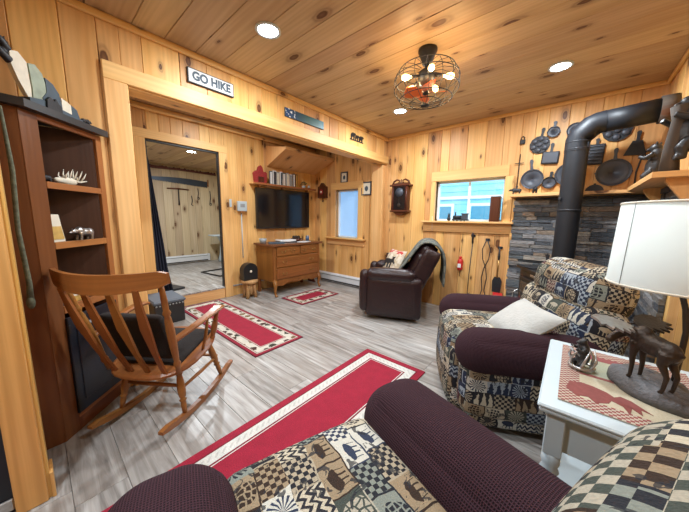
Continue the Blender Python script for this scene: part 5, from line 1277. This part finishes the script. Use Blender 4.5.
t = thing('table_mat', 'red and cream woven mat with a bear picture on the end table', 'table mat', (.195, 1.30, .651))
g.build('woven_cloth', 'tablerunner', t)
bm_ = [(-.12, -.02), (-.09, -.06), (-.05, -.045), (-.03, -.07), (.01, -.045), (.02, -.02), (.05, -.035), (.065, -.075), (.075, -.03), (.10, -.055), (.10, -.02), (.13, -.03), (.10, .0), (.08, .02), (.05, .03), (.03, .01), (.01, .03), (-.03, .045), (-.07, .05), (-.11, .03)]
G().prism([(x*.80-.065, y*.95-.135) for x, y in bm_], .0042, .0050).build('bear_motif', plain('faded_red_yarn', (.20, .055, .05), .9, noise=.3, nscale=80), t)

# figurine on the mat: bear reading
t = thing('bear_candle_holder', 'small dark bear ornament with silver branches on the end table mat', 'figurine', (.075, 1.33, .656), R(200))
g = G(); upright_bear(g, .42); g.build('bear', 'black', t, remesh=.003)
g = G()
for a in range(6):
    th = a*1.05; g.tube([(.03*math.cos(th), .03*math.sin(th), .005), (.042*math.cos(th+.3), .042*math.sin(th+.3), .045), (.03*math.cos(th+.8), .03*math.sin(th+.8), .085)], [.006, .005, .002], 6)
g.tube(ring(.036, .012, 14), .006, 6, closed=True); g.build('twig_ring', 'silver', t)
g = G().prism([(-.02, -.015), (.02, -.015), (.02, .015), (-.02, .015)], 0, .006, Matrix.Translation((.025, .0, .06)) @ Matrix.Rotation(R(-40), 4, 'Y')); g.build('tiny_book', 'grey', t)

# ------------------------------------------------------------------ moose lamp
LX0, LY0 = .25, 1.30
t = thing('moose_table_lamp', 'table lamp with a bronze moose on a rock base and a pale linen drum shade', 'lamp', (LX0, LY0, .656))
g = G(); n = 22; rg = random.Random(4); rows = [(0, 1.0), (.018, 1.04), (.035, .93), (.048, .72), (.055, .35)]; vs = []
for z, k in rows:
    for i in range(n):
        a = 2*math.pi*i/n; jit = 1+rg.uniform(-.06, .06); vs.append((.088*k*jit*math.cos(a)+.0, .125*k*jit*math.sin(a)-.0, z+rg.uniform(-.004, .004)*(z > 0)))
fs = []
for r in range(len(rows)-1):
    for i in range(n): fs.append((r*n+i, r*n+(i+1) % n, (r+1)*n+(i+1) % n, (r+1)*n+i))
fs += [tuple(range(n))[::-1], tuple((len(rows)-1)*n+i for i in range(n))]
g.raw(vs, fs, None, .5, True); rb = g.build('rock_base', 'rock', t); rb.rotation_euler = (0, 0, R(32)); rb.location = (0, .0, 0)
# moose: faces local +x of its own frame
S = 1.0
def moose_geo(g):
    g.blob((0, 0, .155), (.078, .034, .040)); g.blob((.045, 0, .168), (.044, .034, .044)); g.blob((-.05, 0, .152), (.042, .032, .038)); g.blob((.04, 0, .195), (.030, .018, .022))
    g.tube([(.06, 0, .175), (.095, .006, .175), (.118, .016, .165)], [.030, .023, .018], 10); g.tube([(.108, .016, .168), (.118, .034, .150), (.124, .050, .132)], [.020, .017, .016], 10); g.blob((.125, .052, .130), (.016, .016, .014))
    g.tube([(.115, 0, .165), (.118, 0, .140)], [.008, .003], 6)
    g.tube([(-.088, 0, .165), (-.10, 0, .15)], [.008, .003], 6)
    for q in (-1, 1):
        g.tube([(.05, q*.020, .15), (.052, q*.022, .09), (.048, q*.022, .06), (.05, q*.022, .012), (.058, q*.022, .004)], [.021, .011, .009, .007, .009], 8)
        g.tube([(-.06, q*.018, .15), (-.052, q*.021, .105), (-.075, q*.021, .066), (-.068, q*.021, .014), (-.06, q*.021, .004)], [.026, .016, .009, .007, .009], 8)
        g.tube([(.112, q*.012, .198), (.10, q*.030, .205)], [.006, .003], 6)
    return g
ma = R(132)
mo = moose_geo(G()).build('moose', 'bronze', t, remesh=.004); mo.location = (-.020, -.055, .044); mo.rotation_euler = (0, 0, ma); mo.scale = (.76, .80, .86)
for q in (-1, 1):
    poly = [(.0, -.01), (.02, -.02), (.03, -.05), (.04, -.028), (.055, -.06), (.065, -.032), (.082, -.058), (.092, -.028), (.112, -.045), (.116, -.012), (.14, -.018), (.128, .012), (.13, .05), (.10, .065), (.06, .06), (.02, .03)]
    poly = [(x*1.0, (-y if q > 0 else y)*1.0) for x, y in poly]
    mm = Matrix.Translation((.075, .012+q*.010, .205)) @ Matrix.Rotation(R(90*q-q*4), 4, 'Z') @ Matrix.Rotation(R(-13*q), 4, 'X') @ Matrix.Rotation(R(-4), 4, 'Y')
    G().prism(poly, -.004, .004, mm).build('antler', 'silver' if q > 0 else 'bronze', mo)
g = G(); g.tube([(.045, .01, .02), (.050, .01, .14), (.052, .014, .22), (.046, .03, .29), (.037, .05, .335), (.035, .06, .36), (.035, .06, .40)], .0075, 10); g.build('lamp_post', 'bronze', t)
g = G().lathe([(.001, .39), (.017, .39), (.019, .44), (.001, .45)], (.035, .06, 0), sides=16); g.build('socket', 'bronze', t)
zb, zt = .352, .630
g = G(); nn = 56; th_ = .0025
g.lathe([(.178, zb), (.167, zt), (.1645, zt), (.1755, zb), (.178, zb)], sides=nn, open_=True); sh = g.build('lamp_shade', 'shade', t); sh.location = (.035, .06, 0)
g = G(); g.tube(ring(.1775, zb+.004, 56), .0032, 6, closed=True); g.build('shade_rim', 'cream', sh); g = G(); g.tube(ring(.1670, zt-.004, 56), .0032, 6, closed=True); g.build('shade_rim', 'cream', sh)
a = R(212); g = G().tube([(.1788*math.cos(a), .1788*math.sin(a), zb), (.1678*math.cos(a), .1678*math.sin(a), zt)], .0012, 5); g.build('shade_seam', 'grey', sh)
g = G()
for k in range(3): a = k*2.094; g.tube([(0, 0, .615), (.166*math.cos(a), .166*math.sin(a), .625)], .002, 5)
g.tube([(0, 0, .44), (.03, 0, .5), (.03, 0, .6), (0, 0, .62)], .002, 5); g.lathe([(.001, .615), (.008, .615), (.006, .635), (.010, .645), (.001, .655)], sides=10); g.build('harp', 'brass', t).location = (.035, .06, 0)

# ------------------------------------------------------------------ camera, world, render look
f = 266.45; yw, p, r = R(40.535), R(8.087), R(-.766)
fw = Vector((-math.sin(yw)*math.cos(p), math.cos(yw)*math.cos(p), -math.sin(p))); rt = Vector((math.cos(yw), math.sin(yw), 0)); dn_ = fw.cross(rt)
x_ = rt*math.cos(r)+dn_*math.sin(r); y_ = -(-rt*math.sin(r)+dn_*math.cos(r)); z_ = -fw
cam = bpy.data.cameras.new('camera'); co = bpy.data.objects.new('camera', cam); C.objects.link(co)
mw = Matrix((x_, y_, z_)).transposed().to_4x4(); mw.translation = (0, 0, 1.22); co.matrix_world = mw
cam.sensor_fit = 'HORIZONTAL'; cam.sensor_width = 36; cam.lens = 36*f/689; cam.clip_start = .02; cam.clip_end = 60
scn.camera = co
w = bpy.data.worlds.new('world'); scn.world = w; w.use_nodes = True; nt = w.node_tree
bg = nt.nodes['Background']; bg.inputs[0].default_value = (.55, .80, 1.0, 1); bg.inputs[1].default_value = 3.6
scn.view_settings.view_transform = 'Standard'; scn.view_settings.look = 'None'; scn.view_settings.gamma = 1; scn.view_settings.exposure = 0.08; scn.view_settings.use_curve_mapping = False
